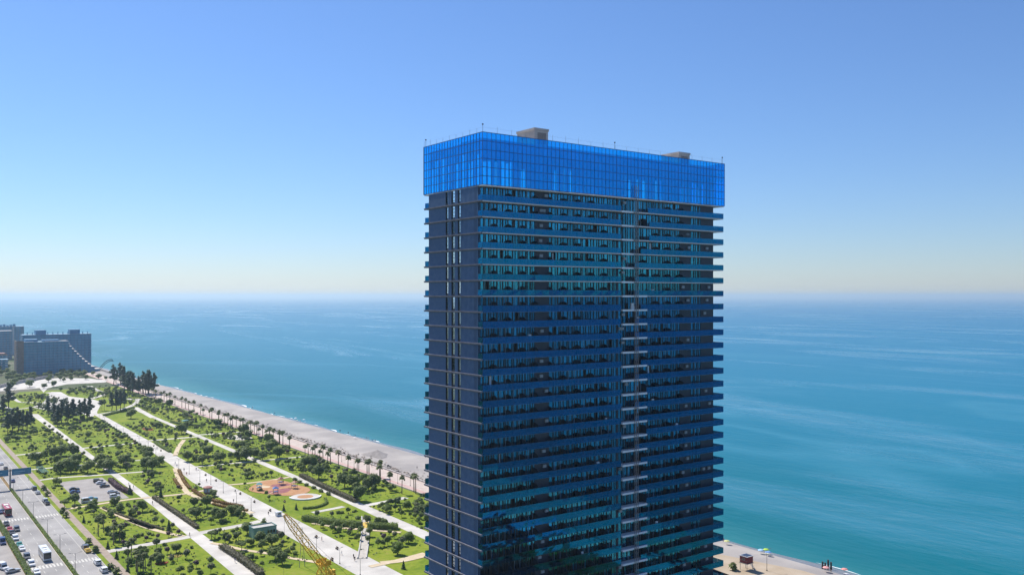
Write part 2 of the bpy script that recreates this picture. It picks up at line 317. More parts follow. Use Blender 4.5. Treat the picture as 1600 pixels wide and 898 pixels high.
# beach
ts = [-BIG, -3000, -600] + [i * 9 - 100 for i in range(0, 160)] + [2500, 6000, BIG]
b = MB(); rows = []; rr = random.Random(3)
for t in ts:
    sh = shore(t); wob = 0 if abs(t) > 1500 else 1.1 * math.sin(t / 23) + .8 * math.sin(t / 9.1 + 1) + .5 * math.sin(t / 57)
    hump = 0 if abs(t) > 1500 else .25 * math.sin(t / 31) + .15 * math.sin(t / 13)
    rows.append([(222.9, t, -.3), (223.0, t, .12), (229, t, .5 + hump * .5), (236, t, 1.0 + hump), (sh - 12, t, 1.25 + hump), (sh - 5, t, .55), (sh + wob, t, -.35), (sh + wob + 10, t, -1.6), (sh + 40, t, -4)])
k = len(rows[0])
for r_ in rows: b.v += r_
for i in range(len(rows) - 1):
    for j in range(k - 1):
        a_ = i * k + j; b.f.append([a_, a_ + 1, a_ + k + 1, a_ + k]); b.m.append(1 if j == 5 else 0)
b.build('beach', [m_beach, m_wet], None, None, TH, True)['kind'] = 'structure'
# sea
msea, nt, P, lk = newmat('sea_water'); N = nt.nodes
tc = N.new('ShaderNodeTexCoord'); sx = N.new('ShaderNodeSeparateXYZ'); lk.new(tc.outputs['Object'], sx.inputs[0])
d0 = N.new('ShaderNodeMath'); d0.operation = 'SUBTRACT'; d0.inputs[1].default_value = 258; lk.new(sx.outputs[0], d0.inputs[0])
d1 = N.new('ShaderNodeMath'); d1.operation = 'ADD'; d1.inputs[1].default_value = 320; lk.new(d0.outputs[0], d1.inputs[0])
d2 = N.new('ShaderNodeMath'); d2.operation = 'DIVIDE'; d2.use_clamp = True; lk.new(d0.outputs[0], d2.inputs[0]); lk.new(d1.outputs[0], d2.inputs[1])
nzw = N.new('ShaderNodeTexNoise'); nzw.inputs['Scale'].default_value = .004; nzw.inputs['Detail'].default_value = 3
lk.new(tc.outputs['Object'], nzw.inputs['Vector'])
d3 = N.new('ShaderNodeMath'); d3.operation = 'MULTIPLY_ADD'; d3.inputs[1].default_value = .16; lk.new(nzw.outputs['Fac'], d3.inputs[0])
d4 = N.new('ShaderNodeMath'); d4.operation = 'SUBTRACT'; d4.inputs[1].default_value = .08; lk.new(d2.outputs[0], d3.inputs[2]); lk.new(d3.outputs[0], d4.inputs[0])
rp = N.new('ShaderNodeValToRGB'); cr = rp.color_ramp
cr.elements[0].position = 0; cr.elements[0].color = (.03, .18, .19, 1)
cr.elements[1].position = 1; cr.elements[1].color = (.0, .145, .30, 1)
for p_, c_ in ((.10, (.0, .125, .155)), (.35, (.0, .145, .215)), (.62, (.0, .16, .26)), (.85, (.0, .155, .285))):
    e = cr.elements.new(p_); e.color = (*c_, 1)
lk.new(d4.outputs[0], rp.inputs[0])
sm = N.new('ShaderNodeMix'); sm.data_type = 'RGBA'; sm.inputs[7].default_value = (.05, .235, .33, 1); lk.new(rp.outputs[0], sm.inputs[6]); lk.new(sm.outputs[2], P.inputs['Base Color'])
mp = N.new('ShaderNodeMapping'); mp.inputs['Scale'].default_value = (.0042, .0011, 1); mp.inputs['Rotation'].default_value = (0, 0, R(-18)); lk.new(tc.outputs['Object'], mp.inputs[0])
sn = N.new('ShaderNodeTexNoise'); sn.inputs['Scale'].default_value = 1; sn.inputs['Detail'].default_value = 7; sn.inputs['Roughness'].default_value = .62; sn.inputs['Distortion'].default_value = 1.6
lk.new(mp.outputs[0], sn.inputs['Vector'])
sr = N.new('ShaderNodeMapRange'); sr.inputs[1].default_value = .52; sr.inputs[2].default_value = .68; sr.inputs[3].default_value = .34; sr.inputs[4].default_value = .16
sf = N.new('ShaderNodeMapRange'); sf.inputs[1].default_value = .53; sf.inputs[2].default_value = .72; sf.inputs[3].default_value = 0; sf.inputs[4].default_value = .36; lk.new(sn.outputs['Fac'], sf.inputs[0])
mp3 = N.new('ShaderNodeMapping'); mp3.inputs['Scale'].default_value = (.0011, .0007, 1); mp3.inputs['Location'].default_value = (3.3, 1.7, 0); lk.new(tc.outputs['Object'], mp3.inputs[0])
fn = N.new('ShaderNodeTexNoise'); fn.inputs['Scale'].default_value = 1; fn.inputs['Detail'].default_value = 2.5; fn.inputs['Distortion'].default_value = 2.2; lk.new(mp3.outputs[0], fn.inputs['Vector'])
f1 = N.new('ShaderNodeMath'); f1.operation = 'SUBTRACT'; f1.inputs[1].default_value = .5; lk.new(fn.outputs['Fac'], f1.inputs[0])
f2 = N.new('ShaderNodeMath'); f2.operation = 'ABSOLUTE'; lk.new(f1.outputs[0], f2.inputs[0])
f3 = N.new('ShaderNodeMapRange'); f3.inputs[1].default_value = .0; f3.inputs[2].default_value = .022; f3.inputs[3].default_value = .75; f3.inputs[4].default_value = 0; lk.new(f2.outputs[0], f3.inputs[0])
f4 = N.new('ShaderNodeMath'); f4.operation = 'MULTIPLY'; lk.new(f3.outputs[0], f4.inputs[0]); lk.new(sn.outputs['Fac'], f4.inputs[1])
f5 = N.new('ShaderNodeMath'); f5.operation = 'MAXIMUM'; lk.new(f4.outputs[0], f5.inputs[0]); lk.new(sf.outputs[0], f5.inputs[1]); lk.new(f5.outputs[0], sm.inputs[0])
lk.new(sn.outputs['Fac'], sr.inputs[0]); lk.new(sr.outputs[0], P.inputs['Roughness'])
P.inputs['IOR'].default_value = 1.33; P.inputs['Specular IOR Level'].default_value = .15; P.inputs['Specular Tint'].default_value = (.22, .88, 1, 1)
w1 = N.new('ShaderNodeTexNoise'); w1.inputs['Scale'].default_value = .22; w1.inputs['Detail'].default_value = 5
mp2 = N.new('ShaderNodeMapping'); mp2.inputs['Scale'].default_value = (1, .35, 1); mp2.inputs['Rotation'].default_value = (0, 0, R(25)); lk.new(tc.outputs['Object'], mp2.inputs[0]); lk.new(mp2.outputs[0], w1.inputs['Vector'])
w2 = N.new('ShaderNodeTexNoise'); w2.inputs['Scale'].default_value = .03; w2.inputs['Detail'].default_value = 3; lk.new(mp2.outputs[0], w2.inputs['Vector'])
wm = N.new('ShaderNodeMath'); wm.operation = 'MULTIPLY_ADD'; wm.inputs[1].default_value = 2.0; lk.new(w2.outputs['Fac'], wm.inputs[0]); lk.new(w1.outputs['Fac'], wm.inputs[2])
bp = N.new('ShaderNodeBump'); bp.inputs['Strength'].default_value = .5; bp.inputs['Distance'].default_value = .9
lk.new(wm.outputs[0], bp.inputs['Height']); lk.new(bp.outputs[0], P.inputs['Normal'])
sheet('sea', [(244, -BIG), (BIG, -BIG), (BIG, BIG), (244, BIG)], -.35, msea)
# surf: broken white lines at the water's edge
mf, nt, P, lk = newmat('surf_foam'); N = nt.nodes
P.inputs['Base Color'].default_value = (.75, .77, .78, 1); P.inputs['Roughness'].default_value = .8
b = MB(); rf = random.Random(8); t = 150.0
while t < 1000:
    ln = rf.uniform(6, 24) if t < 330 or rf.random() > .2 else 0
    if rf.random() < (.5 if t < 300 else .62):
        n_ = max(2, int(ln / 3)); wd = rf.uniform(.5, 1.5) * (1.3 if t > 400 else .8)
        for i in range(n_):
            for q in (0,):
                ta = t + i * 3; tb = ta + 3.0
                wa = wd * math.sin(math.pi * (i + .05) / n_) + .1; wb = wd * math.sin(math.pi * (i + .95) / n_) + .1
                fa = lambda x: shore(x) + 1.1 * math.sin(x / 23) + .8 * math.sin(x / 9.1 + 1) + .5 * math.sin(x / 57) + .5
                b.face([(fa(ta), ta, 0), (fa(ta) + wa, ta, 0), (fa(tb) + wb, tb, 0), (fa(tb), tb, 0)])
    t += ln + rf.uniform(4, 22)
tag(b.build('surf', mf, None, (0, 0, -.31), TH), 'white surf line breaking along the pebble beach', 'surf', kind='stuff')
b = MB(); c0 = (236.5, 452.0); rm = random.Random(4)
for j in range(7):
    for i in range(16):
        w = 2 * math.pi * i / 16; q = j / 6; rad = q * (7 + 1.6 * math.sin(3 * w + 1))
        b.v.append((rad * math.cos(w) * .9, rad * math.sin(w) * 1.7, 3.0 * (1 - q) ** 1.15 + rm.uniform(-.08, .08) * (1 - q) - (.35 if j == 6 else 0)))
for j in range(6):
    for i in range(16):
        i2 = (i + 1) % 16; b.f.append([j*16+i, (j+1)*16+i, (j+1)*16+i2, j*16+i2]); b.m.append(0)
tag(b.build('gravel_mound', M('mound_gravel', (.26, .235, .22), (.34, .31, .29), .95, .4, 5, .1, bump=.7, bscale=2), None, W(c0[0], c0[1], 1.0), TH, True), 'grey heap of gravel piled on the beach behind the promenade', 'gravel heap')
strip('beach_track', [(238, 60), (237.5, 178), (235, 206), (231, 240), (229, 300)], [26, 24, 14, 9, 3], m_sandy, 1.55)

# roads
Tn, Tf = -300, 1400
def band(name, s0, s1, t0, t1, mat, z): return sheet(name, [(s0, t0), (s1, t0), (s1, t1), (s0, t1)], z, mat)
band('road', 45, 55.6, Tn, Tf, m_asphalt, .04)
band('road', 57.2, 66.6, Tn, Tf, m_asphalt, .04)
b = MB(); b.box(55.6, 57.2, Tn, Tf, 0, .17); b.build('median', m_soil, None, None, TH)['kind'] = 'structure'
b = MB(); b.box(43, 45, Tn, Tf, 0, .17); b.build('verge', m_soil, None, None, TH)['kind'] = 'structure'
b = MB(); b.box(66.6, 68.3, Tn, Tf, 0, .16); b.build('verge', m_grass, None, None, TH)['kind'] = 'structure'
b = MB(); b.box(68.3, 70.9, Tn, Tf, 0, .15); b.build('pavement', m_walk, None, None, TH)['kind'] = 'structure'
b = MB()
for s_ in (45.0, 55.5, 57.2, 66.5): b.box(s_ - .12, s_ + .12, Tn, Tf, 0, .185)
b.build('kerb', m_kerb, None, None, TH)['kind'] = 'structure'
b = MB()
for s_ in (48.6, 52.1, 60.3):
    t = 200
    while t < 800: b.face([(s_ - .08, t, 0), (s_ + .08, t, 0), (s_ + .08, t + 3, 0), (s_ - .08, t + 3, 0)]); t += 8
for s_ in (63.9,): b.face([(s_ - .07, 200, 0), (s_ + .07, 200, 0), (s_ + .07, 800, 0), (s_ - .07, 800, 0)])
for t in (336, 413.5):
    for s_ in [45.6 + 1.1 * i for i in range(9)] + [57.8 + 1.1 * i for i in range(8)]:
        b.face([(s_, t - 1.9, 0), (s_ + .6, t - 1.9, 0), (s_ + .6, t + 1.9, 0), (s_, t + 1.9, 0)])
b.build('road_markings', m_paint, None, (0, 0, .046), TH)['kind'] = 'structure'
band('side_lot', 20, 43, 250, 400, m_lot, .03)
band('parking_lot', 77.5, 97.5, 427.5, 484, m_lot, .045)
# park paths
sheet('path', [(98.5, 150), (103.6, 150), (105.6, 351), (106.5, 554), (109.5, 773), (104.4, 777), (103, 531), (102, 403), (98.5, 286)], .05, m_paving)
sheet('path', [(131, 100), (143.5, 100), (143.5, 428), (146, 584), (149, 747), (144, 747), (139, 590), (135, 500), (131, 446)], .054, m_paving)
sheet('path', [(171, 100), (175.5, 100), (178.6, 403), (179, 480), (179, 686), (180, 760), (176, 760), (175.5, 686), (175, 480), (174.5, 403), (171, 290)], .058, m_paving)
for pts, w in (([(70, 581), (98, 583), (137, 585)], 3.2), ([(70, 528), (100, 526), (126, 522)], 2.4), ([(68, 494), (79, 496), (102, 490), (118, 487)], 2.6),
               ([(70, 342.5), (99, 345), (104, 348), (123, 350), (131, 352)], 4.2), ([(146, 589), (176, 587)], 3.4), ([(178, 594), (206, 591)], 3.2), ([(143, 484), (177, 481), (206, 478)], 2.6),
               (D['W1'], 4), (D['W3'], 3), (D['WP1'], 5), (D['WP2'], 4), (D['WP3'], 4), (D['WP4'], 3), (D['WP5'], 3), (D['WP6'], 3), (D['P3N'], 4.5), ([(144, 747), (150, 780), (160, 830), (150, 880), (142, 940)], 6)):
    strip('path', smooth(pts), w, m_paving)
for pts, w in ((D['TAN1'], 2.6), (D['TAN2'], 2.6), (D['TAN3'], 2.2), (D['TAN4'], 2.0), (D['TAN5'], 2.0), (D['TAN6'], 2.6), ([(71, 421), (96, 424), (104, 423), (120, 421), (131, 423)], 2.6), ([(143, 428), (156, 426), (174, 428)], 2.4), ([(143.5, 272), (152, 270), (162, 271)], 3.5)):
    strip('path', smooth(pts), w, m_tan)
sheet('plaza', D['PLAZA1'], .06, m_paving); sheet('plaza', D['PLAZA2'], .064, m_paving)
band('promenade', 209.5, 222.9, -300, 1150, m_prom, .05)
band('cycle_lane', 210.2, 212.6, -300, 1150, m_bike, .056)
b = MB(); b.box(222.6, 223.2, -300, 1150, -.3, .75); tag(b.build('sea_wall', m_concrete, None, None, TH), 'low concrete kerb wall between promenade and pebble beach', 'wall')
# playground ground
def blob(name, cs, ct, a_, b_, mat, z, seed, n=28):
    r = random.Random(seed); ph = [r.uniform(0, 6.28) for _ in range(3)]
    return sheet(name, [(cs + a_ * (1 + .16 * math.sin(2*w + ph[0]) + .1 * math.sin(3*w + ph[1])) * math.cos(w), ct + b_ * (1 + .16 * math.sin(2*w + ph[2]) + .1 * math.sin(3*w + ph[1])) * math.sin(w)) for w in [2 * math.pi * i / n for i in range(n)]], z, mat)
m_orange = M('orange_rubber', (.40, .205, .10), (.48, .27, .14), .9, .5, 4, .1); m_plum = M('plum_rubber', (.26, .10, .11), (.32, .14, .14), .9, .5, 4, .1)
blob('playground', 160, 407, 13, 17, m_orange, .16, 5); blob('playground_patch', 158, 400, 6, 4.5, m_plum, .166, 2); blob('playground_patch', 163, 412, 4.5, 4, m_plum, .166, 9); blob('playground_patch', 155, 414, 3, 3, m_tan, .166, 12)
b = MB(); b.lathe([(6.6, 0), (6.6, .1)], 32); tag(b.build('round_court', m_paving, None, W(163.0, 382, .1), TH), kind='structure')
b = MB(); b.lathe([(3.6, 0), (3.6, .1)], 28); tag(b.build('court_centre', m_orange, None, W(163.0, 382, .115), TH), kind='structure')
blob('round_court', 196, 566, 7, 10, m_paving, .18, 33)
# ------------------------------------------------------------------ the tower
m_core = M('interior_shade', (.035, .055, .065), (.07, .09, .10), .8, .5, 3, .2)  # room shade put into the dark colour, so the shallow space looks deep
m_pier = M('navy_panel', (.012, .022, .045), (.018, .030, .058), .45, .4, 3, .5)
m_fins = M('charcoal_panel', (.065, .14, .27), (.09, .17, .30), .6, .9, 5, .4, bump=.5, bscale=3, vary=.05)
m_slab = M('light_slab', (.74, .70, .70), (.82, .78, .77), .8, .6, 4, .2)
m_ledge = M('grey_ledge', (.13, .135, .17), (.20, .205, .24), .65, .8, 4, .3)
m_frame = M('window_frame_dark', (.012, .016, .02), None, .4)
m_framel = M('window_frame_light', (.34, .38, .42), None, .45)
m_curt = M('curtain', (.50, .62, .72), (.68, .76, .82), .9, 2, 2, .1, vary=.3)
m_part = M('partition_grey', (.012, .03, .05), (.018, .04, .065), .5, 1, 3, .4)
m_edge = M('bright_white_edge', (.86, .87, .88), (.90, .90, .90), .4, .8, 3, .5)
g_win = GLASS('window_glass', (.52, .80, .88), (.04, .40, .58), .36, .015, .35)
g_narrow = GLASS('stair_glass', (.6, .75, .8), (.85, .95, 1.0), .42, .02, .3)
g_narrow2 = GLASS('stair_glass_dark', (.3, .45, .52), (.35, .55, .7), .12, .02, .3)
g_bal = GLASS('balustrade_glass', (.30, .55, .66), (.0, .20, .42), .46, .03, .06)
g_crown = GLASS('blue_crown_glass', (.14, .82, 1.0), (.0, .46, 1.0), .38, .03, .05)
BS, BT = 100.0, 146.2
tower = thing('apartment_tower', 'tall dark glass apartment tower with balcony bands and a bright blue glass top', 'tower', BS, BT)
FH, NF = 3.19, 35
zk = [111.2 - FH * k for k in range(NF)]
DB, AW, BW = 1.5, 70.6, 20.9       # balcony depth, wall end along a, rear wall along b
bays = [(.4, 3.8), (3.8, 7.4), (7.4, 11.1), (11.1, 14.4), (18.1, 22.2), (22.2, 26.2), (26.2, 30.1), (30.1, 34.0), (34.0, 37.8), (38.3, 42.2), (42.2, 46.2), (46.2, 50.3), (50.3, 54.3), (54.3, 58.6), (62.4, 66.0)]
piers = [(0, .4), (14.4, 18.1), (37.8, 38.3), (58.6, 62.4), (66.0, 70.6)]
ZB, ZT = 114.3, 124.8
b = MB(); b.box(.45, 70.2, 3.0, BW, 0, 114.2); b.build('core_wall', m_core, tower)
for a0, a1 in piers:
    b = MB(); b.box(a0, a1, DB, 3.0, 0, 114.2); b.build('wall_pier', m_pier, tower)
b = MB(); b.box(70.2, 70.6, 3.0, BW, 0, 114.2); b.build('end_wall', m_pier, tower)
# left (end) face: panels floor by floor with three columns of narrow glazing
segs = [(DB, 8.1), (9.1, 10.3), (11.6, 12.9), (13.9, BW)]; wins = [(8.1, 9.1), (10.3, 11.6), (12.9, 13.9)]
pm = []
for b0, b1 in segs:
    q = MB(); q.box(.0, .45, b0, b1, 0, FH - .25)
    n_ = max(1, int((b1 - b0) / .45))
    for i in range(n_):
        y = b0 + (i + .5) * (b1 - b0) / n_; q.box(-.05, .0, y - .14, y + .14, .0, FH - .25)
    pm.append(q.mesh('wall_panel', m_fins))
wm_ = []
for wi, (b0, b1) in enumerate(wins):
    q = MB(); q.mi = 0; q.box(.20, .23, b0, b1, .45, FH - .25); q.mi = 2; q.box(.14, .24, b0, b1, 0, .45); q.mi = 1
    for y in (b0, b1 - .06): q.box(.06, .2, y, y + .06, 0, FH - .25)
    for z in ((0, 1.0, 2.0, 2.88) if wi != 1 else (0, .75, 1.5, 2.2, 2.88)): q.box(.08, .2, b0 + .06, b1 - .06, z, z + .06)
    wm_.append([q.mesh('narrow_window', [gm, m_frame, m_pier]) for gm in (g_narrow, g_narrow2)])
lm = MB(); lm.box(-.38, .0, 0, 22.4, -.22, 0); lm.box(-.28, -.05, 0, 22.4, -.36, -.22); lme = lm.mesh('ledge', m_ledge)
for k in range(NF):
    z0 = zk[k]; vis = k < 29
    for me in pm: put('wall_panel', me, tower, (0, 0, z0))
    for me in wm_: put('narrow_window', me[0 if rng.random() < .82 else 1], tower, (0, 0, z0))
    put('ledge', lme, tower, (0, 0, z0))
    if vis:
        for (b0, b1) in wins:      # blinds and curtains behind the narrow glass
            if rng.random() < .5:
                h = rng.uniform(.5, 2.4); q = MB(); q.box(.28, .30, b0 + .08, b1 - .08, 2.9 - h, 2.9); q.build('blind', m_curt, tower, (0, 0, z0))
# window bays
def win_mesh(w, var, light, open_):
    q = MB(); Hh = FH - .26; q.mi = 0
    q.mi = 1; q.box(0, w, 0, .14, 0, .05); q.box(0, w, 0, .14, Hh - .05, Hh); q.mi = 0
    fr = [(0, .26, .40, .62, .80, 1), (0, .20, .46, .60, .84, 1), (0, .3, .5, .7, .84, 1)][var]
    for j in range(5):
        if j != open_: q.box(fr[j] * w + .02, fr[j + 1] * w - .005, .06 + .012 * (j % 2), .08 + .012 * (j % 2), .05, Hh - .04)
    for j, x in enumerate(fr):
        q.mi = 2 if (light and j in (2, 4)) else 1
        x0 = min(max(x * w - .04, 0), w - .08); q.box(x0, min(w, x0 + ((.30 if j % 2 else .16) if q.mi == 1 else .06)), .0, .14, .05, Hh - .05)
    return q.mesh('window', [g_win, m_frame, m_framel]), fr
wcache = {}
def window_at(k, bi, joined=None):
    a0, a1 = bays[bi]; w = a1 - a0; key = (round(w, 1), (bi * 7 + k // 9) % 3, rng.random() < .3, rng.choice((1, 2, 3)) if rng.random() < .16 else -1)
    if key not in wcache: wcache[key] = win_mesh(w, key[1], key[2], key[3])
    return wcache[key]
curt_rows = {2, 4, 7, 9, 13, 14, 18, 19, 22, 23}
rest = MB(); restc = MB(); restp = MB()
pmesh = MB(); prof = [(0, 0), (DB - .08, 0)]
for i in range(9):
    w = i / 8 * math.pi / 2; prof.append(((DB - .08) * math.cos(w), 1.05 + .85 * math.sin(w)))
def fin(q, x, z):            # curved balcony divider in the b,z plane
    n = len(q.v); kk = len(prof)
    for sx_ in (x - .05, x + .05): q.v += [(sx_, DB - p, z + h) for p, h in prof]
    q.f.append([n + i for i in range(kk)]); q.f.append([n + kk + i for i in range(kk)][::-1]); q.m += [0, 0]
    for i in range(kk):
        j = (i + 1) % kk; q.f.append([n + j, n + i, n + kk + i, n + kk + j]); q.m.append(0)
fin(pmesh, 0, 0); pme = pmesh.mesh('balcony_divider', m_part)
fin_at = [3.8, 7.4, 11.1, 14.35, 18.15, 22.2, 26.2, 30.1, 34.0, 46.2, 50.3, 54.3, 58.55]
for k in range(NF):
    z0 = zk[k]
    # slab round the front and the seaward end
    q = MB(); q.prism([(-.02, 0), (72.6, 0), (72.6, 22.4), (0, 22.4), (0, BW), (70.6, BW), (70.6, DB), (-.02, DB)], -.24, 0)
    bal = q.build('balcony', m_slab, tower, (0, 0, z0))
    q = MB(); q.box(.4, 70.2, DB, 3.0, -.24, 0); q.build('floor_plate', m_core, tower, (0, 0, z0))
    g0 = 45.8 if k < 3 else rng.choice([42.2, 42.2, 44.0, 45.8, 42.2])
    gstart = g0 + (rng.uniform(-.3, 1.0) if k < 3 else 0)
    for (x0, x1) in ((0.0, 37.9), (gstart, 72.6)):
        q = MB(); n_ = max(1, round((x1 - x0) / 1.85)); st_ = (x1 - x0) / n_
        zb_ = -.05 if k < 7 else -.22
        for i in range(n_):
            q.box(x0 + i * st_ + .015, x0 + (i + 1) * st_ - .015, -.06, -.035, zb_, 1.15); t1, t2 = rng.gauss(0, .007), rng.gauss(0, .007)
            for vi in range(-4, 0):       # each pane sits a little out of true
                vx = q.v[vi]; q.v[vi] = (vx[0], vx[1] + (t1 if vi in (-4, -1) else t2), vx[2])
        if x0 == 0: q.box(-.06, -.035, -.02, DB, -.1, 1.15)
        else:
            for i in range(12): q.box(72.635, 72.66, i * 1.86 + .02, (i + 1) * 1.86 - .02, -.13, 1.15)
        q.mi = 1; q.box(x0, x1, -.075, -.02, 1.15, 1.19)
        q.build('glass_balustrade', [g_bal, m_frame], bal)
    q = MB(); q.box(0, 72.6, 22.435, 22.46, -.3, 1.15); q.box(-.06, -.035, BW, 22.4, -.1, 1.15); q.build('glass_balustrade', g_bal, bal)
    if 3 <= k < 33 and gstart < 44:
        pass
    # bare white slab edge where the hoist lands
    q = MB(); q.box(38.0, 45.7 if k >= 6 else 41.8, -.45 if k >= 6 else -.15, .0, -.36, .04)
    q.build('landing_edge', m_edge, bal)
    for bi in range(len(bays)):
        a0, a1 = bays[bi]; me, fr = window_at(k, bi)
        cur = []
        p = .8 if k in curt_rows else .34
        if rng.random() < p:
            for c in range(rng.choice((1, 2, 3))):
                j = rng.randrange(5); x0 = fr[j] * (a1 - a0) + .08; x1 = fr[j + 1] * (a1 - a0) - rng.choice((.04, .04, .35))
                if x1 - x0 > .15: cur.append((x0, x1))
        if k < 20:
            wo_ = put('window', me, tower, (a0, DB + .02, z0 + .01))
            for x0, x1 in cur:
                q = MB(); n_ = max(2, int((x1 - x0) / .16))
                for i in range(n_):
                    xa = x0 + (x1 - x0) * i / n_; xb = x0 + (x1 - x0) * (i + 1) / n_; ya = .14 + (.05 if i % 2 else 0); yb = .14 + (0 if i % 2 else .05)
                    q.face([(xa, ya, .1), (xb, yb, .1), (xb, yb, 2.7), (xa, ya, 2.7)])
                q.build('curtain', m_curt, wo_)
        else:
            n0 = len(rest.v)
            rest.v += [(x + a0, y + DB + .02, z + z0 + .01) for x, y, z in (vv.co for vv in me.vertices)]
            for pp in me.polygons: rest.f.append([n0 + i for i in pp.vertices]); rest.m.append(pp.material_index)
            for x0, x1 in cur: restc.box(a0 + x0, a0 + x1, DB + .20, DB + .24, z0 + .1, z0 + 2.7)
    for x in fin_at:
        if rng.random() < .88:
            if k < 22: put('balcony_divider', pme, bal, (x, 0, 0))
            else: fin(restp, x, z0)
    for _ in range(rng.choice((1, 2, 3))):
        x = rng.choice(piers[1:])[0] + rng.uniform(.3, 2.6); q = MB(); q.box(x, x + .85, DB - .36, DB - .02, 1.75, 2.35); q.box(x + .2, x + .65, DB - .39, DB - .36, 1.85, 2.25); q.build('air_conditioner', m_framel, bal)
    # a few things left out on the balconies
    if 5 < k < 30 and rng.random() < .5:
        x = rng.uniform(2, 66); q = MB(); q.box(x, x + .9, .35, .8, .0, .8); q.box(x + .1, x + .8, .4, .75, .8, 1.45); q.build('stored_bundle', m_white, bal)
tag(rest.build('lower_windows', [g_win, m_frame, m_framel], tower), kind='stuff')
tag(restc.build('lower_curtains', m_curt, tower), kind='stuff')
tag(restp.build('lower_balcony_dividers', m_part, tower), kind='stuff')
# ---- blue crown
A0, A1, B0, B1 = -.12, 72.9, -.14, 22.9
b = MB(); b.box(.6, 70.0, 2.6, 20.2, 114.2, 114.45); b.box(A0 + .1, A1 - .1, B0 + .1, B1 - .1, 114.05, 114.2); b.build('top_plate', m_slab, tower)
# inner walls behind the glazing, with openings to the sky
def wall_with_gaps(lo, hi, gaps, mk, z0=114.45, zo=120.2, z1=123.6):
    x = lo
    for g0, g1, zt in sorted(gaps):
        mk(x, g0, z0, zo + .0); x = g1
        mk(g0, g1, zt, zo)
    mk(x, hi, z0, zo); mk(lo, hi, zo, z1)
m_in = M('inner_blockwork', (.36, .36, .37), (.48, .48, .49), .9, .7, 4, .2)
q = MB()
fg = [(.9, 1.9), (2.2, 3.1), (3.9, 4.8), (5.6, 6.5), (6.7, 7.5), (7.7, 8.3), (10.6, 11.8), (19.5, 20.2), (21.8, 22.5), (23.9, 24.6), (40.3, 40.6), (41.4, 42.2), (44.0, 44.7), (45.8, 46.9), (50.0, 50.7), (51.8, 52.3), (58.7, 59.4), (60.3, 60.7), (61.2, 61.6), (62.6, 63.3), (63.6, 64.3), (64.6, 65.2), (66.2, 67.0), (69.8, 70.3)]
fgr = random.Random(5)
wall_with_gaps(.6, 70.9, [(a, c, 118.8 + fgr.uniform(-.5, .9)) for a, c in fg], lambda x0, x1, z0, z1: q.box(x0, x1, 1.3, 1.55, z0, z1) if x1 > x0 and z1 > z0 else None)
lg = [(1.8, 2.9), (4.0, 5.0), (5.4, 6.0), (7.2, 8.4), (9.8, 10.9), (12.8, 14.0), (15.4, 16.6), (18.0, 19.2), (19.9, 21.0)]
wall_with_gaps(1.55, 21.5, [(a, c, 119.4 + fgr.uniform(-.2, 2.2)) for a, c in lg], lambda y0, y1, z0, z1: q.box(.6, .68, y0, y1, z0, z1) if y1 > y0 and z1 > z0 else None, zo=122.2)
for z in (116.6, 118.3): q.box(.62, .66, 1.5, 21.5, z, z + .12)
q.build('inner_wall', m_in, tower)
NC, NR = 66, 6; cw = (A1 - A0) / NC; rh = (ZT - ZB) / NR; NL = 21; lw_ = (B1 - B0) / NL
pf = MB(); pf.box(.05, cw - .05, -.012, .012, .05, rh - .05); pfm = pf.mesh('blue_panel', g_crown)
pl = MB(); pl.box(-.012, .012, .05, lw_ - .05, .05, rh - .05); plm = pl.mesh('blue_panel', g_crown)
restf = MB(); cnt = 0
for i in range(NC):
    for j in range(NR):
        x = A0 + i * cw; z = ZB + j * rh
        if i < 29:
            o = put('blue_panel', pfm, tower, (x, B0, z)); o.rotation_euler = (rng.gauss(0, .002), 0, rng.gauss(0, .002))
        else: restf.box(x + .05, x + cw - .05, B0 - .012, B0 + .012, z + .05, z + rh - .05)
for i in range(NL):
    for j in range(NR):
        y = B0 + i * lw_; z = ZB + j * rh
        o = put('blue_panel', plm, tower, (A0, y, z)); o.rotation_euler = (0, rng.gauss(0, .002), rng.gauss(0, .002))
for i in range(NL):        # seaward end
    restf.box(A1 - .012, A1 + .012, B0 + i * lw_ + .05, B0 + (i + 1) * lw_ - .05, ZB + .05, ZT - .05)
tag(restf.build('blue_glazing', g_crown, tower), kind='stuff')
q = MB()
for i in range(NC + 1): q.box(A0 + i * cw - .032, A0 + i * cw + .032, B0 - .03 if i % 3 else B0 - .06, B0 + .05, ZB, ZT)
for j in range(NR + 1): q.box(A0, A1, B0 - .045, B0 + .09, ZB + j * rh - .055, ZB + j * rh + .055)
for i in range(1, NL + 1): q.box(A0 - .05, A0 + .1, B0 + i * lw_ - .04, B0 + i * lw_ + .04, ZB, ZT)
for j in range(NR + 1): q.box(A0 - .045, A0 + .09, B0 + .11, B1, ZB + j * rh - .055, ZB + j * rh + .055)
for j in (0, NR): q.box(A0, A1, B1 - .1, B1, ZB + j * rh - .05, ZB + j * rh + .05); q.box(A1 - .1, A1 + .02, B0 + .2, B1, ZB + j * rh - .05, ZB + j * rh + .05)
for i in range(0, NC + 1, 6): q.box(A0 + i * cw - .08, A0 + i * cw + .08, B1 - .2, B1 - .02, ZB, ZT)
q.build('crown_frame', M('crown_mullion', (.004, .055, .22), None, .4), tower)
b = MB(); b.box(.6, 70.9, 1.3, 9.0, 123.6, 123.9); b.build('roof_deck', m_concrete, tower)
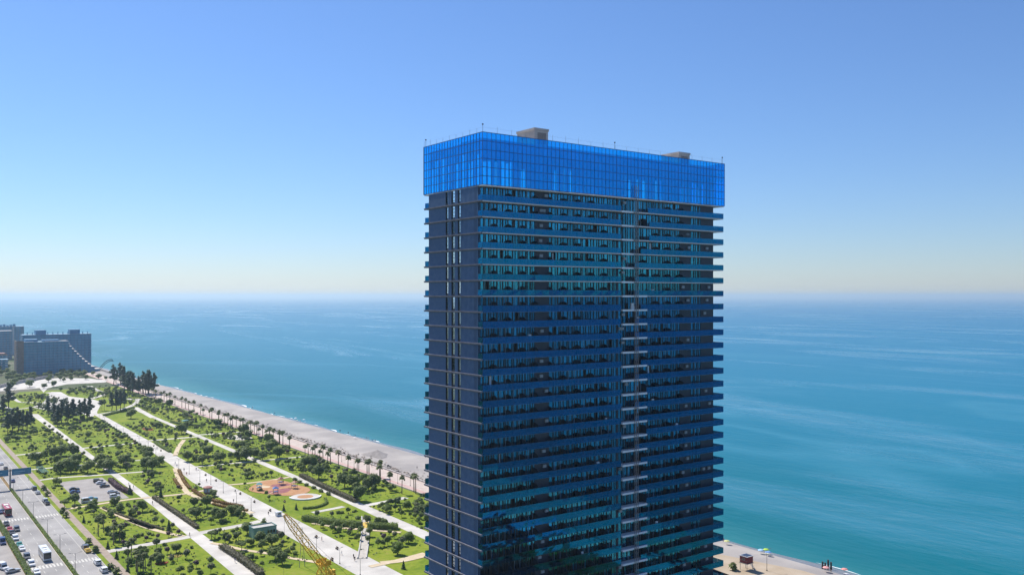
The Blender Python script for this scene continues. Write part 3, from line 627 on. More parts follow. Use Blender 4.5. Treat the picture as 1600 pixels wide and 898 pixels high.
def roof_box(a0, a1, b0, b1, z1):
    q = MB(); q.box(a0, a1, b0, b1, 122.0, z1); q.box(a0 - .15, a1 + .15, b0 - .15, b1 + .15, z1 - .45, z1 + .05)
    o = q.build('lift_overrun', m_concrete, tower)
    q = MB(); q.box(a0 + .8, a1 - .6, b0 - .03, b0 + .0, z1 - 3.4, z1 - .9); q.build('door', M('recess_shade', (.22, .185, .17), (.28, .24, .22), .9, 1, 4, .2), o)  # flat plate for a recess, not a door; its shade is in the colour
roof_box(18.6, 22.4, 7.0, 13.4, 128.8); roof_box(64.2, 68.1, 7.0, 12.8, 127.9)
# guard posts and line round the roof edge
q = MB()
pts = [(A0 + .15, y) for y in [B1 - i * 2.6 for i in range(9)]] + [(A0 + .15 + i * 3.6, B0 + .15) for i in range(21)]
for i, (x, y) in enumerate(pts):
    hgt = rng.uniform(.9, 1.5)
    q.tube((x, y, ZT), (x, y, ZT + hgt), .03, .02, 4)
    if i: x0, y0 = pts[i - 1]; q.tube((x0, y0, ZT + 1.0), (x, y, ZT + .95), .012, n=3, cap=False)
q.build('guard_line', m_steel, tower)
for x, y in ((A0 + .2, B0 + .2), (A0 + .2, B1 - .6), (36.0, B0 + .2), (A1 - .6, B0 + .2)):
    q = MB(); q.tube((x, y, ZT), (x, y, ZT + 1.7), .04, .03, 5); q.box(x - .13, x + .13, y - .1, y + .1, ZT + 1.45, ZT + 1.7); q.build('edge_lamp', m_dark, tower)

# ------------------------------------------------------------------ hoist mast climbing the facade
hoist = thing('hoist_mast', 'thin rust-grey lattice hoist mast climbing the balcony face of the tower', 'hoist mast', BS + 42.0, BT - .75)
m_mast = M('mast_steel', (.26, .22, .21), (.36, .32, .30), .7, 2, 3, .3)
q = MB(); ZM = 117.2
for x in (-.28, .28):
    for y in (-.28, .28): q.tube((x, y, 0), (x, y, ZM), .05, n=4)
q.build('mast_chord', m_mast, hoist)
q = MB(); z = 0; i = 0
while z < ZM - 1:
    for y in (-.28, .28): q.tube((-.28 if i % 2 else .28, y, z), (.28 if i % 2 else -.28, y, z + 1.0), .022, n=3, cap=False)
    for x in (-.28, .28): q.tube((x, -.28 if i % 2 else .28, z), (x, .28 if i % 2 else -.28, z + 1.0), .022, n=3, cap=False)
    z += 1.0; i += 1
q.build('mast_lacing', m_mast, hoist)
for k in range(0, NF, 2):
    q = MB(); q.box(-.5, -.42, -.1, .72, zk[k] - .2, zk[k] - .12); q.box(.42, .5, -.1, .72, zk[k] - .2, zk[k] - .12); q.build('wall_tie', m_mast, hoist)
q = MB(); q.box(-.9, .9, -1.5, -.35, 8, 10.4); q.build('hoist_cage', M('hoist_red', (.35, .05, .04), None, .6), hoist)
# ------------------------------------------------------------------ plants: shared meshes
def rv(r): 
    while True:
        p = Vector((r.uniform(-1, 1), r.uniform(-1, 1), r.uniform(-1, 1)))
        if .05 < p.length < 1: return p.normalized()
def crown(lobes, n, sz, mat, seed, asp=1.0, fill=.5):
    r = random.Random(seed); q = MB(); tot = sum(l[3] * l[4] * l[5] for l in lobes)
    for (cx, cy, cz, rx, ry, rz) in lobes:
        for _ in range(int(n * rx * ry * rz / tot) + 6):
            d = rv(r); k = r.uniform(fill, 1.0) ** .5 * (1 + .12 * math.sin(5 * d.x + 7 * d.y + 6 * d.z + seed))
            p = Vector((cx + d.x * rx * k, cy + d.y * ry * k, cz + d.z * rz * k))
            q.leaf(p, d + rv(r) * .6 + Vector((0, 0, 1.1)), sz * r.uniform(.6, 1.25), r, asp)
    return q.mesh('crown', mat)
def trunk(h, r0, r1, limbs, mat, seed, n=6):
    r = random.Random(seed); q = MB(); p = Vector((0, 0, -.1)); rad = r0
    for i in range(3):
        e = Vector((r.uniform(-.06, .06) * h, r.uniform(-.06, .06) * h, h * (i + 1) / 3)); q.tube(p, e, rad, rad + (r1 - r0) / 3, n); p = e; rad += (r1 - r0) / 3
    for _ in range(limbs):
        w = r.uniform(0, 6.28); l = h * r.uniform(.35, .6); st_ = Vector((p.x * .6, p.y * .6, h * r.uniform(.6, .95)))
        q.tube(st_, st_ + Vector((math.cos(w) * l * .7, math.sin(w) * l * .7, l)), r1 * .8, r1 * .25, 5)
    return q.mesh('trunk', mat)
def broad_variant(seed, mat, lf=.34):
    r = random.Random(seed); lobes = [(0, 0, 3.6, 2.2, 2.2, 2.0)]
    for i in range(8):
        w = i * .785 + r.uniform(-.4, .4); d = r.uniform(1.1, 2.2); lobes.append((math.cos(w) * d, math.sin(w) * d, r.uniform(2.2, 4.9), r.uniform(.9, 1.6), r.uniform(.9, 1.6), r.uniform(.8, 1.4)))
    return trunk(2.6, .22, .14, 5, m_bark, seed), crown(lobes, 900, lf, mat, seed)
KIND = {}
KIND['broad'] = [broad_variant(20 + i, l_broad) for i in range(4)]
KIND['lime'] = [broad_variant(40 + i, l_lime) for i in range(2)]
def umb(seed):
    r = random.Random(seed); lobes = [(r.uniform(-1.5, 1.5), r.uniform(-1.5, 1.5), r.uniform(2.9, 3.4), 1.3, 1.3, .55) for _ in range(8)]
    return trunk(2.7, .16, .12, 6, m_bark, seed), crown(lobes, 800, .28, l_broad, seed)
KIND['umbrella'] = [umb(60), umb(61)]
def pine(seed):
    r = random.Random(seed); lobes = []
    for i in range(13):
        z = 4.0 + i * .75; w = r.uniform(0, 6.28); d = (1 - (i / 13) ** 2) * r.uniform(1.0, 2.9)
        lobes.append((math.cos(w) * d, math.sin(w) * d, z, r.uniform(1.0, 1.7) * (1.15 - i * .045), r.uniform(1.0, 1.7) * (1.15 - i * .045), r.uniform(.5, .9)))
    lobes.append((0, 0, 8, 1.0, 1.0, 4.6))
    return trunk(9, .28, .12, 6, m_bark, seed), crown(lobes, 1900, .40, l_pine, seed, .7)
KIND['pine'] = [pine(70 + i) for i in range(4)]
def slim(seed):
    r = random.Random(seed); lobes = [(r.uniform(-.6, .6), r.uniform(-.6, .6), 5.5 + i * .7, .9 + r.uniform(0, .5), .9 + r.uniform(0, .5), .7) for i in range(5)]
    return trunk(6, .16, .08, 3, m_bark, seed), crown(lobes, 420, .3, l_cone, seed, .7)
KIND['slim'] = [slim(80), slim(81), slim(82)]
def cone(seed):
    r = random.Random(seed); q = MB()
    for i in range(620):
        z = r.random() ** 1.4; w = r.uniform(0, 6.28); rad = (1 - z) * 1.35 * (.75 + .25 * math.sin(z * 40)) * r.uniform(.6, 1.05) + .05
        d = Vector((math.cos(w), math.sin(w), .35)); q.leaf(Vector((math.cos(w) * rad, math.sin(w) * rad, .35 + z * 4.2)), d + rv(r) * .5, .24, r, .6)
    return trunk(1.2, .12, .1, 0, m_bark, seed), q.mesh('crown', l_cone)
KIND['cone'] = [cone(90), cone(91)]
def palm(seed, h=7.6, fr=1.75, n=38):
    r = random.Random(seed); t_ = MB(); p = Vector((0, 0, -.1)); lean = Vector((r.uniform(-.25, .25), r.uniform(-.25, .25), 0))
    for i in range(6):
        z = h * (i + 1) / 6; e = lean * (i + 1) / 6 * (i + 1) / 6 + Vector((0, 0, z)); t_.tube(p, e, .27 - .022 * i, .25 - .022 * i, 7, False); p = e
    q = MB(); top = p
    for i in range(n):
        w = i * 2.4 + r.uniform(-.2, .2); el = r.uniform(-.55, 1.35); L_ = fr * r.uniform(.8, 1.15)
        d = Vector((math.cos(w) * math.cos(el), math.sin(w) * math.cos(el), math.sin(el))); side = Vector((-math.sin(w), math.cos(w), 0))
        a_ = top + d * .15; m_ = top + d * L_ * .55; e = top + d * L_ * .95 + Vector((math.cos(w) * .1, math.sin(w) * .1, -.38 * L_)); wd = .36 * fr
        for sg in (-1, 1):
            up = d.cross(side) * (-.10)
            q.face([a_, m_ + side * wd * sg * .8 + up, m_]); q.face([m_, m_ + side * wd * sg * .8 + up, e + side * wd * .65 * sg + Vector((0, 0, -.12)), e])
    k_ = MB()
    for i in range(16):
        w = i * .393 + r.uniform(-.1, .1); l = r.uniform(.7, 1.4); d = Vector((math.cos(w), math.sin(w), 0))
        k_.face([top + d * .12, top + d * .5 + Vector((-d.y, d.x, 0)) * .2 + Vector((0, 0, -.5 * l)), top + d * .32 + Vector((0, 0, -l)), top + d * .5 - Vector((-d.y, d.x, 0)) * .2 + Vector((0, 0, -.5 * l))])
    return t_.mesh('trunk', m_pbark, True), q.mesh('crown', l_palm), k_.mesh('dead_frond_skirt', m_brush)
KIND['palm'] = [palm(100 + i) for i in range(4)]
KIND['short_palm'] = [palm(110 + i, 1.6, 1.7, 30) for i in range(2)]
def young(seed, mat, flat=1.0):
    lobes = [(0, 0, 2.0, .95, .95, .85 * flat), (.4, .2, 2.3, .55, .55, .5), (-.35, .3, 1.8, .6, .6, .5), (.05, -.4, 2.1, .6, .6, .5)]
    return trunk(1.5, .07, .05, 2, m_bark, seed, 5), crown(lobes, 260, .22, mat, seed)
KIND['young'] = [young(120 + i, l_shrub) for i in range(3)]
KIND['young_olive'] = [young(126 + i, l_olive) for i in range(2)]
def bushy(seed):
    r = random.Random(seed); lobes = [(r.uniform(-1.1, 1.1), r.uniform(-1.1, 1.1), r.uniform(1.0, 2.3), r.uniform(.7, 1.1), r.uniform(.7, 1.1), r.uniform(.6, 1.0)) for _ in range(7)]
    return trunk(1.3, .1, .07, 4, m_bark, seed, 5), crown(lobes, 520, .26, l_broad, seed)
KIND['bushy'] = [bushy(160 + i) for i in range(3)]
KIND['young_purple'] = [young(130 + i, l_purple) for i in range(2)]
def shrub(seed, mat):
    r = random.Random(seed); lobes = [(0, 0, .6, .85, .85, .7)] + [(r.uniform(-.5, .5), r.uniform(-.5, .5), r.uniform(.4, .9), .55, .55, .45) for _ in range(4)]
    return crown(lobes, 210, .19, mat, seed)
SHRUB = [shrub(140 + i, l_shrub) for i in range(3)]; SHRUBL = [shrub(157 + i, l_lime) for i in range(2)]; SHRUBP = [shrub(150, l_purple)]; SHRUBD = [shrub(153 + i, l_broad) for i in range(2)]

def plant(kind, name, s, t, sc, label, cat, group, z=.03):
    var = rng.choice(KIND[kind]); o = thing(name, label, cat, s, t, z, rng.uniform(0, 6.28), group, (sc * rng.uniform(.92, 1.08), sc * rng.uniform(.92, 1.08), sc))
    for me in var: put(me.name.split('.')[0], me, o)
    return o
TREES = []
for s, t in D['BROAD']:
    TREES.append((s, t, 2.6)); a_ = 480 < t < 540
    big = rng.uniform(.95, 1.35) if (t > 430 or s > 175) else rng.uniform(.65, .9)
    if t < 360: big = rng.uniform(.6, .85)
    plant('broad', 'broadleaf_tree', s, t, big, 'dense round green broadleaf tree in the belt between the park lawns' if a_ else ('round green broadleaf tree beside the hedges below the promenade palms' if s > 175 else 'single round green broadleaf tree on a park lawn'), 'tree', 'broadleaf trees of the park')
for s, t in D['UMBR']: plant('umbrella', 'spreading_tree', s, t, .85, 'low tree with a flat spreading crown on the lawn', 'tree', 'flat-crowned trees')
for s, t in D['LIME']: plant('lime', 'young_leafy_tree', s, t, .75, 'bright lime green tree with a loose crown on open lawn', 'tree', 'lime green trees')
for s, t in D['PINE']:
    TREES.append((s, t, 2.5)); far = t > 820
    plant('pine', 'pine_tree', s, t, rng.uniform(.9, 1.15) * (1.45 if far else 1.1), 'tall dark pine in the grove between the beach and the far hotel' if far else 'dark pine with layered branches in the grove on the park lawn', 'tree', 'pines by the beach' if far else 'pines in the park grove')
for s, t in D['SLIM']: plant('slim', 'slender_pine', s, t, 1.0, 'slender pine with a bare trunk and small crown by the pale plaza', 'tree', 'slender pines by the plaza')
for i, (s, t) in enumerate(D['CONE']):
    plant('cone', 'conical_conifer', s, t, .62 if t < 420 and i not in (0, 3, 4) else .95, 'cone shaped dark conifer standing on a park lawn', 'tree', 'conical conifers of the park')
for s, t in D['PALM']: plant('palm', 'fan_palm', s if s < 209 else min(s, 211), t, rng.uniform(.85, 1.15), 'fan palm in the long row beside the pink beach promenade', 'palm', 'palms along the promenade')
t = 835
while t < 1010: plant('palm', 'fan_palm', 213 + rng.uniform(-1, 2), t, rng.uniform(.8, 1.05), 'fan palm in the long row beside the pink beach promenade', 'palm', 'palms along the promenade'); t += 11
for s, t in D['GPALM']: plant('palm', 'clustered_palm', s, t, rng.uniform(.72, .9), 'tall palm in the cluster on the lawn beside the pavement', 'palm', 'palms clustered by the pavement')
for i, (s, t) in enumerate(D['SPALM']): plant('short_palm', 'short_palm', s, t, .95, 'short stemless palm behind the red lifeguard hut' if i == 8 else 'short palm in the verge between road and pavement', 'palm', 'short palms' if i != 8 else None, .15 if i != 8 else 1.6)
# hedges
HEDGES = []
def hedge(key, w, h, mat, label):
    pts = smooth(D[key], 3); HEDGES.append((pts, w / 2 + .9)); r = random.Random(hash(key) % 1000 if False else len(key) * 7 + len(HEDGES)); q = MB(); c = pts[0]
    P2 = [Vector(p) - Vector(c) for p in pts]
    for a_, e in zip(P2, P2[1:]):
        d = e - a_; L_ = d.length; d.normalize(); nn = Vector((-d.y, d.x))
        # solid heart of the hedge
        n0 = len(q.v)
        for p in (a_ - d * .1, e + d * .1):
            for x, z in ((-w*.36, 0), (w*.36, 0), (w*.36, h*.82), (-w*.36, h*.82)): q.v.append((p.x + nn.x * x, p.y + nn.y * x, z))
        for fc in ((0,1,2,3), (7,6,5,4), (0,4,5,1), (1,5,6,2), (2,6,7,3), (3,7,4,0)): q.f.append([n0 + i for i in fc]); q.m.append(0)
        for _ in range(int(L_ * (14 + 16 * h))):
            p = a_ + d * r.uniform(0, L_); x = r.uniform(-1, 1) * w / 2; top = r.random() < .45
            z = h * r.uniform(.9, 1.08) if top else r.uniform(.05, 1) * h
            if not top: x = math.copysign(w / 2 * r.uniform(.85, 1.1), x)
            q.leaf(Vector((p.x + nn.x * x, p.y + nn.y * x, z)), Vector((0, 0, 1)) * (1 if top else .2) + Vector((nn.x * x, nn.y * x, 0)) * .5 + rv(r) * .7, .2, r)
    return tag(q.build('hedge', mat, None, W(c[0], c[1], .05), TH), label, 'hedge')
hedge('HEDGE_gold1', 1.5, .9, l_gold, 'golden curved hedge beside the wide tan path north of the kiosk')
hedge('HEDGE_gold2', 1.7, 1.0, l_gold, 'long golden curved hedge sweeping past the red-roofed kiosk')
hedge('HEDGE_gold3', 1.3, .8, l_gold, 'second golden hedge running beside the stepped tan path end')
hedge('HEDGE_gold4', 1.3, .8, l_gold, 'short golden hedge on the lawn side of the tan path')
hedge('HEDGE_brown1', 1.8, 1.3, l_brown, 'straight dark brown clipped hedge along the pale path above the crossing')
hedge('HEDGE_brown2', 2.6, 1.6, l_brown, 'wide brown green hedge along the pale path below the crossing')
hedge('HEDGE_brown3', 2.6, 1.7, l_brown, 'tall brown green hedge running beside the playground path')
hedge('HEDGE_green1', 3.2, 2.2, l_broad, 'thick dark green hedge leading up to the stepped water channel')
hedge('HEDGE_green2', 3.2, 2.2, l_broad, 'thick dark green hedge on the beach side of the water channel')
hedge('HEDGE_green3', 2.0, 1.3, l_shrub, 'green hedge below the turquoise shelter'); hedge('HEDGE_green4', 2.0, 1.2, l_shrub, 'curved green hedge at the corner of the main walkway')
hedge('HEDGE_green5', 2.2, 1.5, l_broad, 'dark hedge by the pale cross path near the pine grove'); hedge('HEDGE_green6', 1.8, 1.2, l_brown, 'straight dark hedge below the far promenade palms')
hedge('HEDGE_low1', 1.0, .6, l_brown, 'low brown hedge along the tan diagonal path to the crossing'); hedge('HEDGE_low2', 1.1, .9, l_shrub, 'curved low hedge round the circular court')
hedge('HEDGE_low3', 1.0, .6, l_brown, 'low dark hedge beside the tan path near the car park'); hedge('HEDGE_red1', 2.4, 1.8, l_purple, 'dark reddish hedge behind the cars of the car park')
# median and verge planting
for (s_, nm, lab, mat, w, h) in ((56.4, 'median_hedge', 'narrow strip of clipped plants along the road median', l_shrub, 1.1, .55), (44.0, 'verge_hedge', 'green hedge strip between the road and the roadside car park', l_broad, 1.6, 1.0)):
    D['x'] = [(s_, 255), (s_, 330)] if False else [(s_, 250), (s_, 480)]
    o = hedge('x', w, h, mat, lab); o.name = nm
# scatter on the lawns
SEG = []
for k_ in ('TAN1', 'TAN2', 'TAN3', 'TAN4', 'TAN5', 'TAN6', 'W1', 'W2', 'W3', 'WP1', 'WP2', 'WP4', 'WP5', 'P3N', 'CANAL'): SEG += [(p, q_, 2.4) for p, q_ in zip(D[k_], D[k_][1:])]
for pts, w in HEDGES: SEG += [(p, q_, w) for p, q_ in zip(pts, pts[1:])]
def clear(s, t, m=0.0):
    p = Vector((s, t))
    for a_, e, w in SEG:
        a_ = Vector(a_); e = Vector(e); d = e - a_; x = max(0, min(1, (p - a_).dot(d) / max(d.length_squared, 1e-6)))
        if (p - a_ - d * x).length < w + m: return False
    for s2, t2, r_ in TREES:
        if (s - s2) ** 2 + (t - t2) ** 2 < (r_ + m) ** 2: return False
    return True
CELLN = ['beside the palm cluster', 'below the car park, beside the pavement', 'at the pavement edge of the car park', 'behind the reddish car park hedge', 'beyond the car park', 'beside the pavement above the belt', 'under the pine grove by the road', 'beside the pale green service building', 'inside the golden hedges', 'above the kiosk and the golden hedge', 'in the tree belt by the main walkway', 'between the pale path and the main walkway', 'before the dark pine grove', 'beside the stepped water channel', 'at the walkway edge of the playground', 'above the playground', 'behind the hedge across the main walkway', 'with the red flower bed', 'by the tower end of the promenade', 'between the brown hedge and the palms', 'round the pale oval court', 'below the far promenade palms', 'beyond the pale plaza', 'before the far hotel', 'by the far end of the road']
cells = [(72, 97, 286, 340), (72, 100, 348, 420), (72, 76.5, 428, 484), (99, 101, 428, 484), (72, 101, 498, 524), (72, 102, 531, 579), (72, 103, 587, 690),
         (107, 130, 288, 346), (107, 130, 354, 419), (108, 131, 426, 484), (108, 133, 492, 520), (108, 136, 529, 581), (110, 138, 589, 735),
         (145, 170, 282, 346), (146, 152, 380, 424), (146, 173, 432, 479), (147, 174, 488, 585), (149, 174, 592, 680),
         (177, 206, 262, 348), (180, 205, 358, 474), (180, 205, 484, 588), (181, 207, 597, 860), (110, 140, 760, 930), (165, 200, 860, 960), (70, 100, 700, 800)]
pts_all = []
for ci, c in enumerate(cells):
    area = (c[1] - c[0]) * (c[3] - c[2]); tries = int(area / (17 if c[2] < 600 else 19) * (1.25 if c[0] > 176 else 1))
    for _ in range(tries):
        s = rng.uniform(c[0] + .5, c[1] - .5); t = rng.uniform(c[2] + .8, c[3] - .8)
        if clear(s, t, .4): pts_all.append((s, t, ci)); TREES.append((s, t, .8))
rng.shuffle(pts_all)
cnt = dict(young=0, purple=0, shrub=0, dark=0, olive=0, bushy=0, lime=0)
def add_shrub(lst, nm, s, t, sc, lab, grp):
    tag(put(nm, rng.choice(lst), None, W(s, t, .03), rng.uniform(0, 6.28), (sc * rng.uniform(.85, 1.15), sc, sc * rng.uniform(.8, 1.1))), lab, 'shrub', grp)
for s, t, ci in pts_all:
    pl_ = CELLN[ci]
    x = rng.random()
    if x < .30 and cnt['young'] < 285: plant('young', 'young_tree', s, t, rng.uniform(.65, 1.25), 'thin stemmed young tree on the lawn ' + pl_, 'tree', 'young trees on the lawns'); cnt['young'] += 1
    elif x < .35 and cnt['purple'] < 55: plant('young_purple', 'purple_tree', s, t, rng.uniform(.7, 1.1), 'small purple leaved tree on the lawn ' + pl_, 'tree', 'purple leaved trees'); cnt['purple'] += 1
    elif x < .52 and cnt['olive'] < 200: plant('young_olive', 'olive_tree', s, t, rng.uniform(.7, 1.3), 'small grey green olive tree on the lawn ' + pl_, 'tree', 'olive trees on the lawns'); cnt['olive'] += 1
    elif x < (.75 if s > 176 or 485 < t < 530 else .62) and cnt['bushy'] < 230: plant('bushy', 'bushy_tree', s, t, rng.uniform(.7, 1.35), 'low bushy tree on the lawn ' + pl_, 'tree', 'bushy trees on the lawns'); cnt['bushy'] += 1
    elif x < .70 and cnt['lime'] < 160: add_shrub(SHRUBL, 'lime_shrub', s, t, rng.uniform(.5, 1.2), 'light lime green shrub on the lawn ' + pl_, 'lime shrubs on the lawns'); cnt['lime'] += 1
    elif x < .85 and cnt['shrub'] < 285: add_shrub(SHRUB, 'round_shrub', s, t, rng.uniform(.45, 1.2), 'rounded mid green shrub on the lawn ' + pl_, 'green shrubs on the lawns'); cnt['shrub'] += 1
    elif cnt['dark'] < 240: add_shrub(SHRUBD, 'dark_shrub', s, t, rng.uniform(.5, 1.25), 'rounded dark green shrub on the lawn ' + pl_, 'dark shrubs on the lawns'); cnt['dark'] += 1
# rows beside the paths
def row(fn, s0, t0, s1, t1, n):
    for i in range(n): fn(s0 + (s1 - s0) * i / (n - 1) + rng.uniform(-.3, .3), t0 + (t1 - t0) * i / (n - 1) + rng.uniform(-.6, .6))
ball = lambda lab, grp: (lambda s, t: add_shrub(SHRUBD, 'ball_shrub', s, t, rng.uniform(1.1, 1.45), lab, grp))
row(ball('clipped round shrub in the row along the main walkway', 'round shrubs along the walkway'), 137, 566, 141, 700, 17)
row(ball('clipped round shrub in the row facing the pine grove across the walkway', 'round shrubs opposite the pines'), 148.6, 560, 150.5, 665, 12)
row(ball('clipped round shrub beside the path near the playground', 'round shrubs by the playground path'), 173, 380, 173.4, 420, 6)
row(lambda s, t: plant('young_purple', 'purple_ball_tree', s, t, .8, 'purple ball tree in the row along the white cross path', 'tree', 'purple trees along the cross path'), 77, 347.5, 98, 349.5, 6)
row(lambda s, t: plant('young', 'path_tree', s, t, 1.0, 'small tree in the row beside the straight pale path', 'tree', 'trees lining the pale path'), 108.3, 500, 110, 575, 8)
row(lambda s, t: plant('young', 'path_tree', s, t, 1.0, 'small tree in the row beside the straight pale path', 'tree', 'trees lining the pale path'), 102, 555, 103.5, 700, 9)
for i in range(24): 
    s = rng.uniform(177, 205); t = rng.uniform(255, 350)
    if clear(s, t): plant('young', 'orchard_tree', s, t, rng.uniform(.8, 1.3), 'young tree on the lawn between the playground path and the promenade', 'tree', 'young trees below the promenade'); TREES.append((s, t, 1.2))
row(lambda s, t: plant('young', 'orchard_tree', s, t, rng.uniform(1.0, 1.3), 'young tree in the grove beside the stepped water channel', 'tree', 'young trees by the channel'), 146, 325, 152, 290, 7)
row(lambda s, t: plant('young', 'orchard_tree', s, t, rng.uniform(1.0, 1.3), 'young tree in the grove beside the stepped water channel', 'tree', 'young trees by the channel'), 150, 322, 156, 305, 5)
# low plants nobody could count
q = MB(); rt = random.Random(77)
for c in cells:
    for _ in range(int((c[1] - c[0]) * (c[3] - c[2]) / 4.2)):
        s = rt.uniform(c[0], c[1]); t = rt.uniform(c[2], c[3])
        if (math.sin(s * .31 + 2) * math.sin(t * .13) + rt.uniform(-.6, .6)) < -.1: continue
        z = rt.uniform(.12, .35)
        for _k in range(3): q.leaf(Vector((s + rt.uniform(-.3, .3), t + rt.uniform(-.3, .3), z)), Vector((0, 0, .7)) + rv(rt) * .6, rt.uniform(.12, .34), rt)
tag(q.build('ground_plants', l_tuft, None, (0, 0, .03), TH), 'low tufts and bedding plants dotted over the park lawns', 'plants', kind='stuff')
def bed(s, t, a_, b_, mat, lab, seed):
    r = random.Random(seed); q = MB()
    for _ in range(int(a_ * b_ * 60)):
        w = r.uniform(0, 6.28); k = math.sqrt(r.random()); q.leaf(Vector((a_ * k * math.cos(w), b_ * k * math.sin(w), r.uniform(.05, .22))), Vector((0, 0, 1)) + rv(r) * .5, .17, r)
    tag(q.build('flower_bed', mat, None, W(s, t, .05), TH), lab, 'flower bed')
bed(*D['FLOWER'][0], 2.2, 1.8, l_red, 'round bed of red flowers on the lawn beside the palms', 1); bed(*D['FLOWER'][1], 2.2, 2.4, l_yel, 'oval bed of yellow plants near the round-crowned tree', 2); bed(*D['FLOWER'][2], 1.6, 1.8, l_brown, 'oval bed of brownish plants on the lawn', 3)
bed(158, 640, 3, 8, l_red, 'long bed of red flowers across the walkway from the pines', 4); bed(152, 622, 2.5, 3, l_gold, 'orange flower bed by the billboard on the walkway', 5); bed(185, 668, 3, 6, l_yel, 'yellow flower bed on the lawn above the hedge', 6)
# belt of trees round the hotel and on the far left
for i in range(70):
    s = rng.uniform(100, 215); t = rng.uniform(1040, 1150) if s > 150 else rng.uniform(960, 1350)
    if s > 138 and t > 1155: continue
    if 100 < s < 140 and 975 < t < 1030: continue
    plant('broad', 'background_tree', s, t, rng.uniform(.7, 1.15), 'green tree in the belt in front of the far hotels', 'tree', 'trees before the hotels')
for i in range(70):
    plant('broad', 'town_tree', rng.uniform(92, 146), rng.uniform(1045, 1430), rng.uniform(.8, 1.3), 'green tree in the town beside the far hotels', 'tree', 'town trees')
for i in range(26):
    plant('broad', 'background_tree', rng.uniform(150, 205), rng.uniform(850, 955), rng.uniform(.5, .8), 'green tree on the far lawns before the plaza', 'tree', 'trees on the far lawns')
# stones and scrub along the back of the beach
q = MB(); rt = random.Random(6)
for _ in range(2600):
    t = rt.uniform(300, 1050); s = 224.5 + abs(rt.gauss(0, 2.6)); z = .1 + (s - 223) * .065 + .1
    sz = rt.uniform(.15, .7) * (1.5 if rt.random() < .08 else 1)
    q.mi = rt.choice((0, 0, 1)); q.leaf(Vector((s, t, z + sz * .3)), Vector((rt.uniform(-.5, .5), rt.uniform(-.5, .5), 1)), sz, rt)
tag(q.build('beach_debris', [M('dark_stone', (.14, .11, .09), (.24, .19, .15), .9, 1, 3, .2), M('pale_stone', (.5, .42, .36), None, .9)], None, None, TH), 'stones, driftwood and scrub strewn along the back of the beach', 'stones', kind='stuff')
# more of the shore strip beyond the tower, mirrored in its glass
for i in range(46):
    plant('broad', 'shore_tree', rng.uniform(120, 205), rng.uniform(-220, 110) if rng.random() < .8 else rng.uniform(170, 205), rng.uniform(.8, 1.3), 'green tree on the strip of land on the far side of the tower', 'tree', 'trees beyond the tower')
# ------------------------------------------------------------------ vehicles
m_car = M('car_paint', (.5, .5, .5), None, .25, spec=.6, objcol=True); m_cglass = M('car_glass', (.012, .016, .02), None, .08, spec=.8)
m_tyre = M('tyre', (.015, .015, .016), None, .8); m_rim = M('rim', (.4, .4, .42), None, .35, metal=.8); m_head = M('headlamp', (.7, .7, .68), None, .15); m_tail = M('tail_lamp', (.4, .02, .02), None, .3)
def car_meshes(L_, Wd, Hh, van=False):
    h = L_ / 2; w = Wd / 2
    b = MB(); b.prism_y([(-h, .35), (h - .05, .3), (h, .6), (h - .15, .82), (h * .38, .95), (-h * .75, .98), (-h, .85)], -w, w)
    if van: b.prism_y([(h * .42, .94), (h * .12, Hh), (-h * .93, Hh), (-h * .98, .96)], -w * .92, w * .92)
    else: b.prism_y([(h * .36, .94), (h * .02, Hh - .03), (-h * .5, Hh), (-h * .84, .96)], -w * .86, w * .86)
    body = b.mesh('body', m_car)
    g = MB(); y = w * (.925 if van else .865)
    if van:
        x0, x1, xr = h * .34, h * .10, -h * .86; zt = Hh - .12
    else: x0, x1, xr = h * .27, h * .0, -h * .66; zt = Hh - .12
    for sg in (-1, 1):
        g.face([(x0, y * sg, 1.02), (x1, y * sg, zt), (xr * .75, y * sg, zt), (xr, y * sg, 1.02)][::sg])
    e = .02; a_, c = ((h * .42, h * .12) if van else (h * .36, h * .02))
    g.face([(a_ - .04 + e, -y * .9, 1.0), (a_ - .04 + e, y * .9, 1.0), (c + e * 2.2, y * .86, zt + .02), (c + e * 2.2, -y * .86, zt + .02)])
    a_, c = ((-h * .98, -h * .93) if van else (-h * .84, -h * .5))
    g.face([(a_ + .04 - e, y * .9, 1.02), (a_ + .04 - e, -y * .9, 1.02), (c - e * 2.2, -y * .86, zt + .02), (c - e * 2.2, y * .86, zt + .02)])
    wh = MB(); wh.tube((0, -.11, 0), (0, .11, 0), .33, n=12); wh.mi = 1; wh.tube((0, -.125, 0), (0, .125, 0), .2, n=10)
    hd = MB(); hd.box(-.06, .02, -.2, .2, -.07, .07)
    return body, g.mesh('windows', m_cglass), wh.mesh('wheel', [m_tyre, m_rim]), hd.mesh('headlight', m_head), hd.mesh('tail_light', m_tail), h, w
CT = {'sedan': car_meshes(4.5, 1.8, 1.46), 'suv': car_meshes(4.6, 1.88, 1.72, True), 'van': car_meshes(5.2, 1.95, 2.2, True)}
COLS = {'white': (.75, .75, .74), 'black': (.015, .016, .018), 'silver': (.42, .43, .44), 'blue': (.02, .05, .16), 'red': (.40, .03, .03), 'yellow': (.65, .42, .03), 'grey': (.10, .105, .11), 'green': (.03, .22, .17), 'teal': (.10, .30, .42)}
def car(kind, col, s, t, head, label, group, z=.045):
    body, gl, wh, hd, tl, h, w = CT[kind]
    o = thing('parked_car' if 'parked' in label else 'car', label, 'van' if kind == 'van' else 'car', s, t, z, head, group)
    bo = put('body', body, o); bo.color = (*COLS[col], 1); put('windows', gl, o)
    for x in (-h * .6, h * .62):
        for y in (-w + .1, w - .1): put('wheel', wh, o, (x, y, .33))
    for y in (-w * .68, w * .68): put('headlight', hd, o, (h - .04, y, .68)); put('tail_light', tl, o, (-h + .03, y, .75))
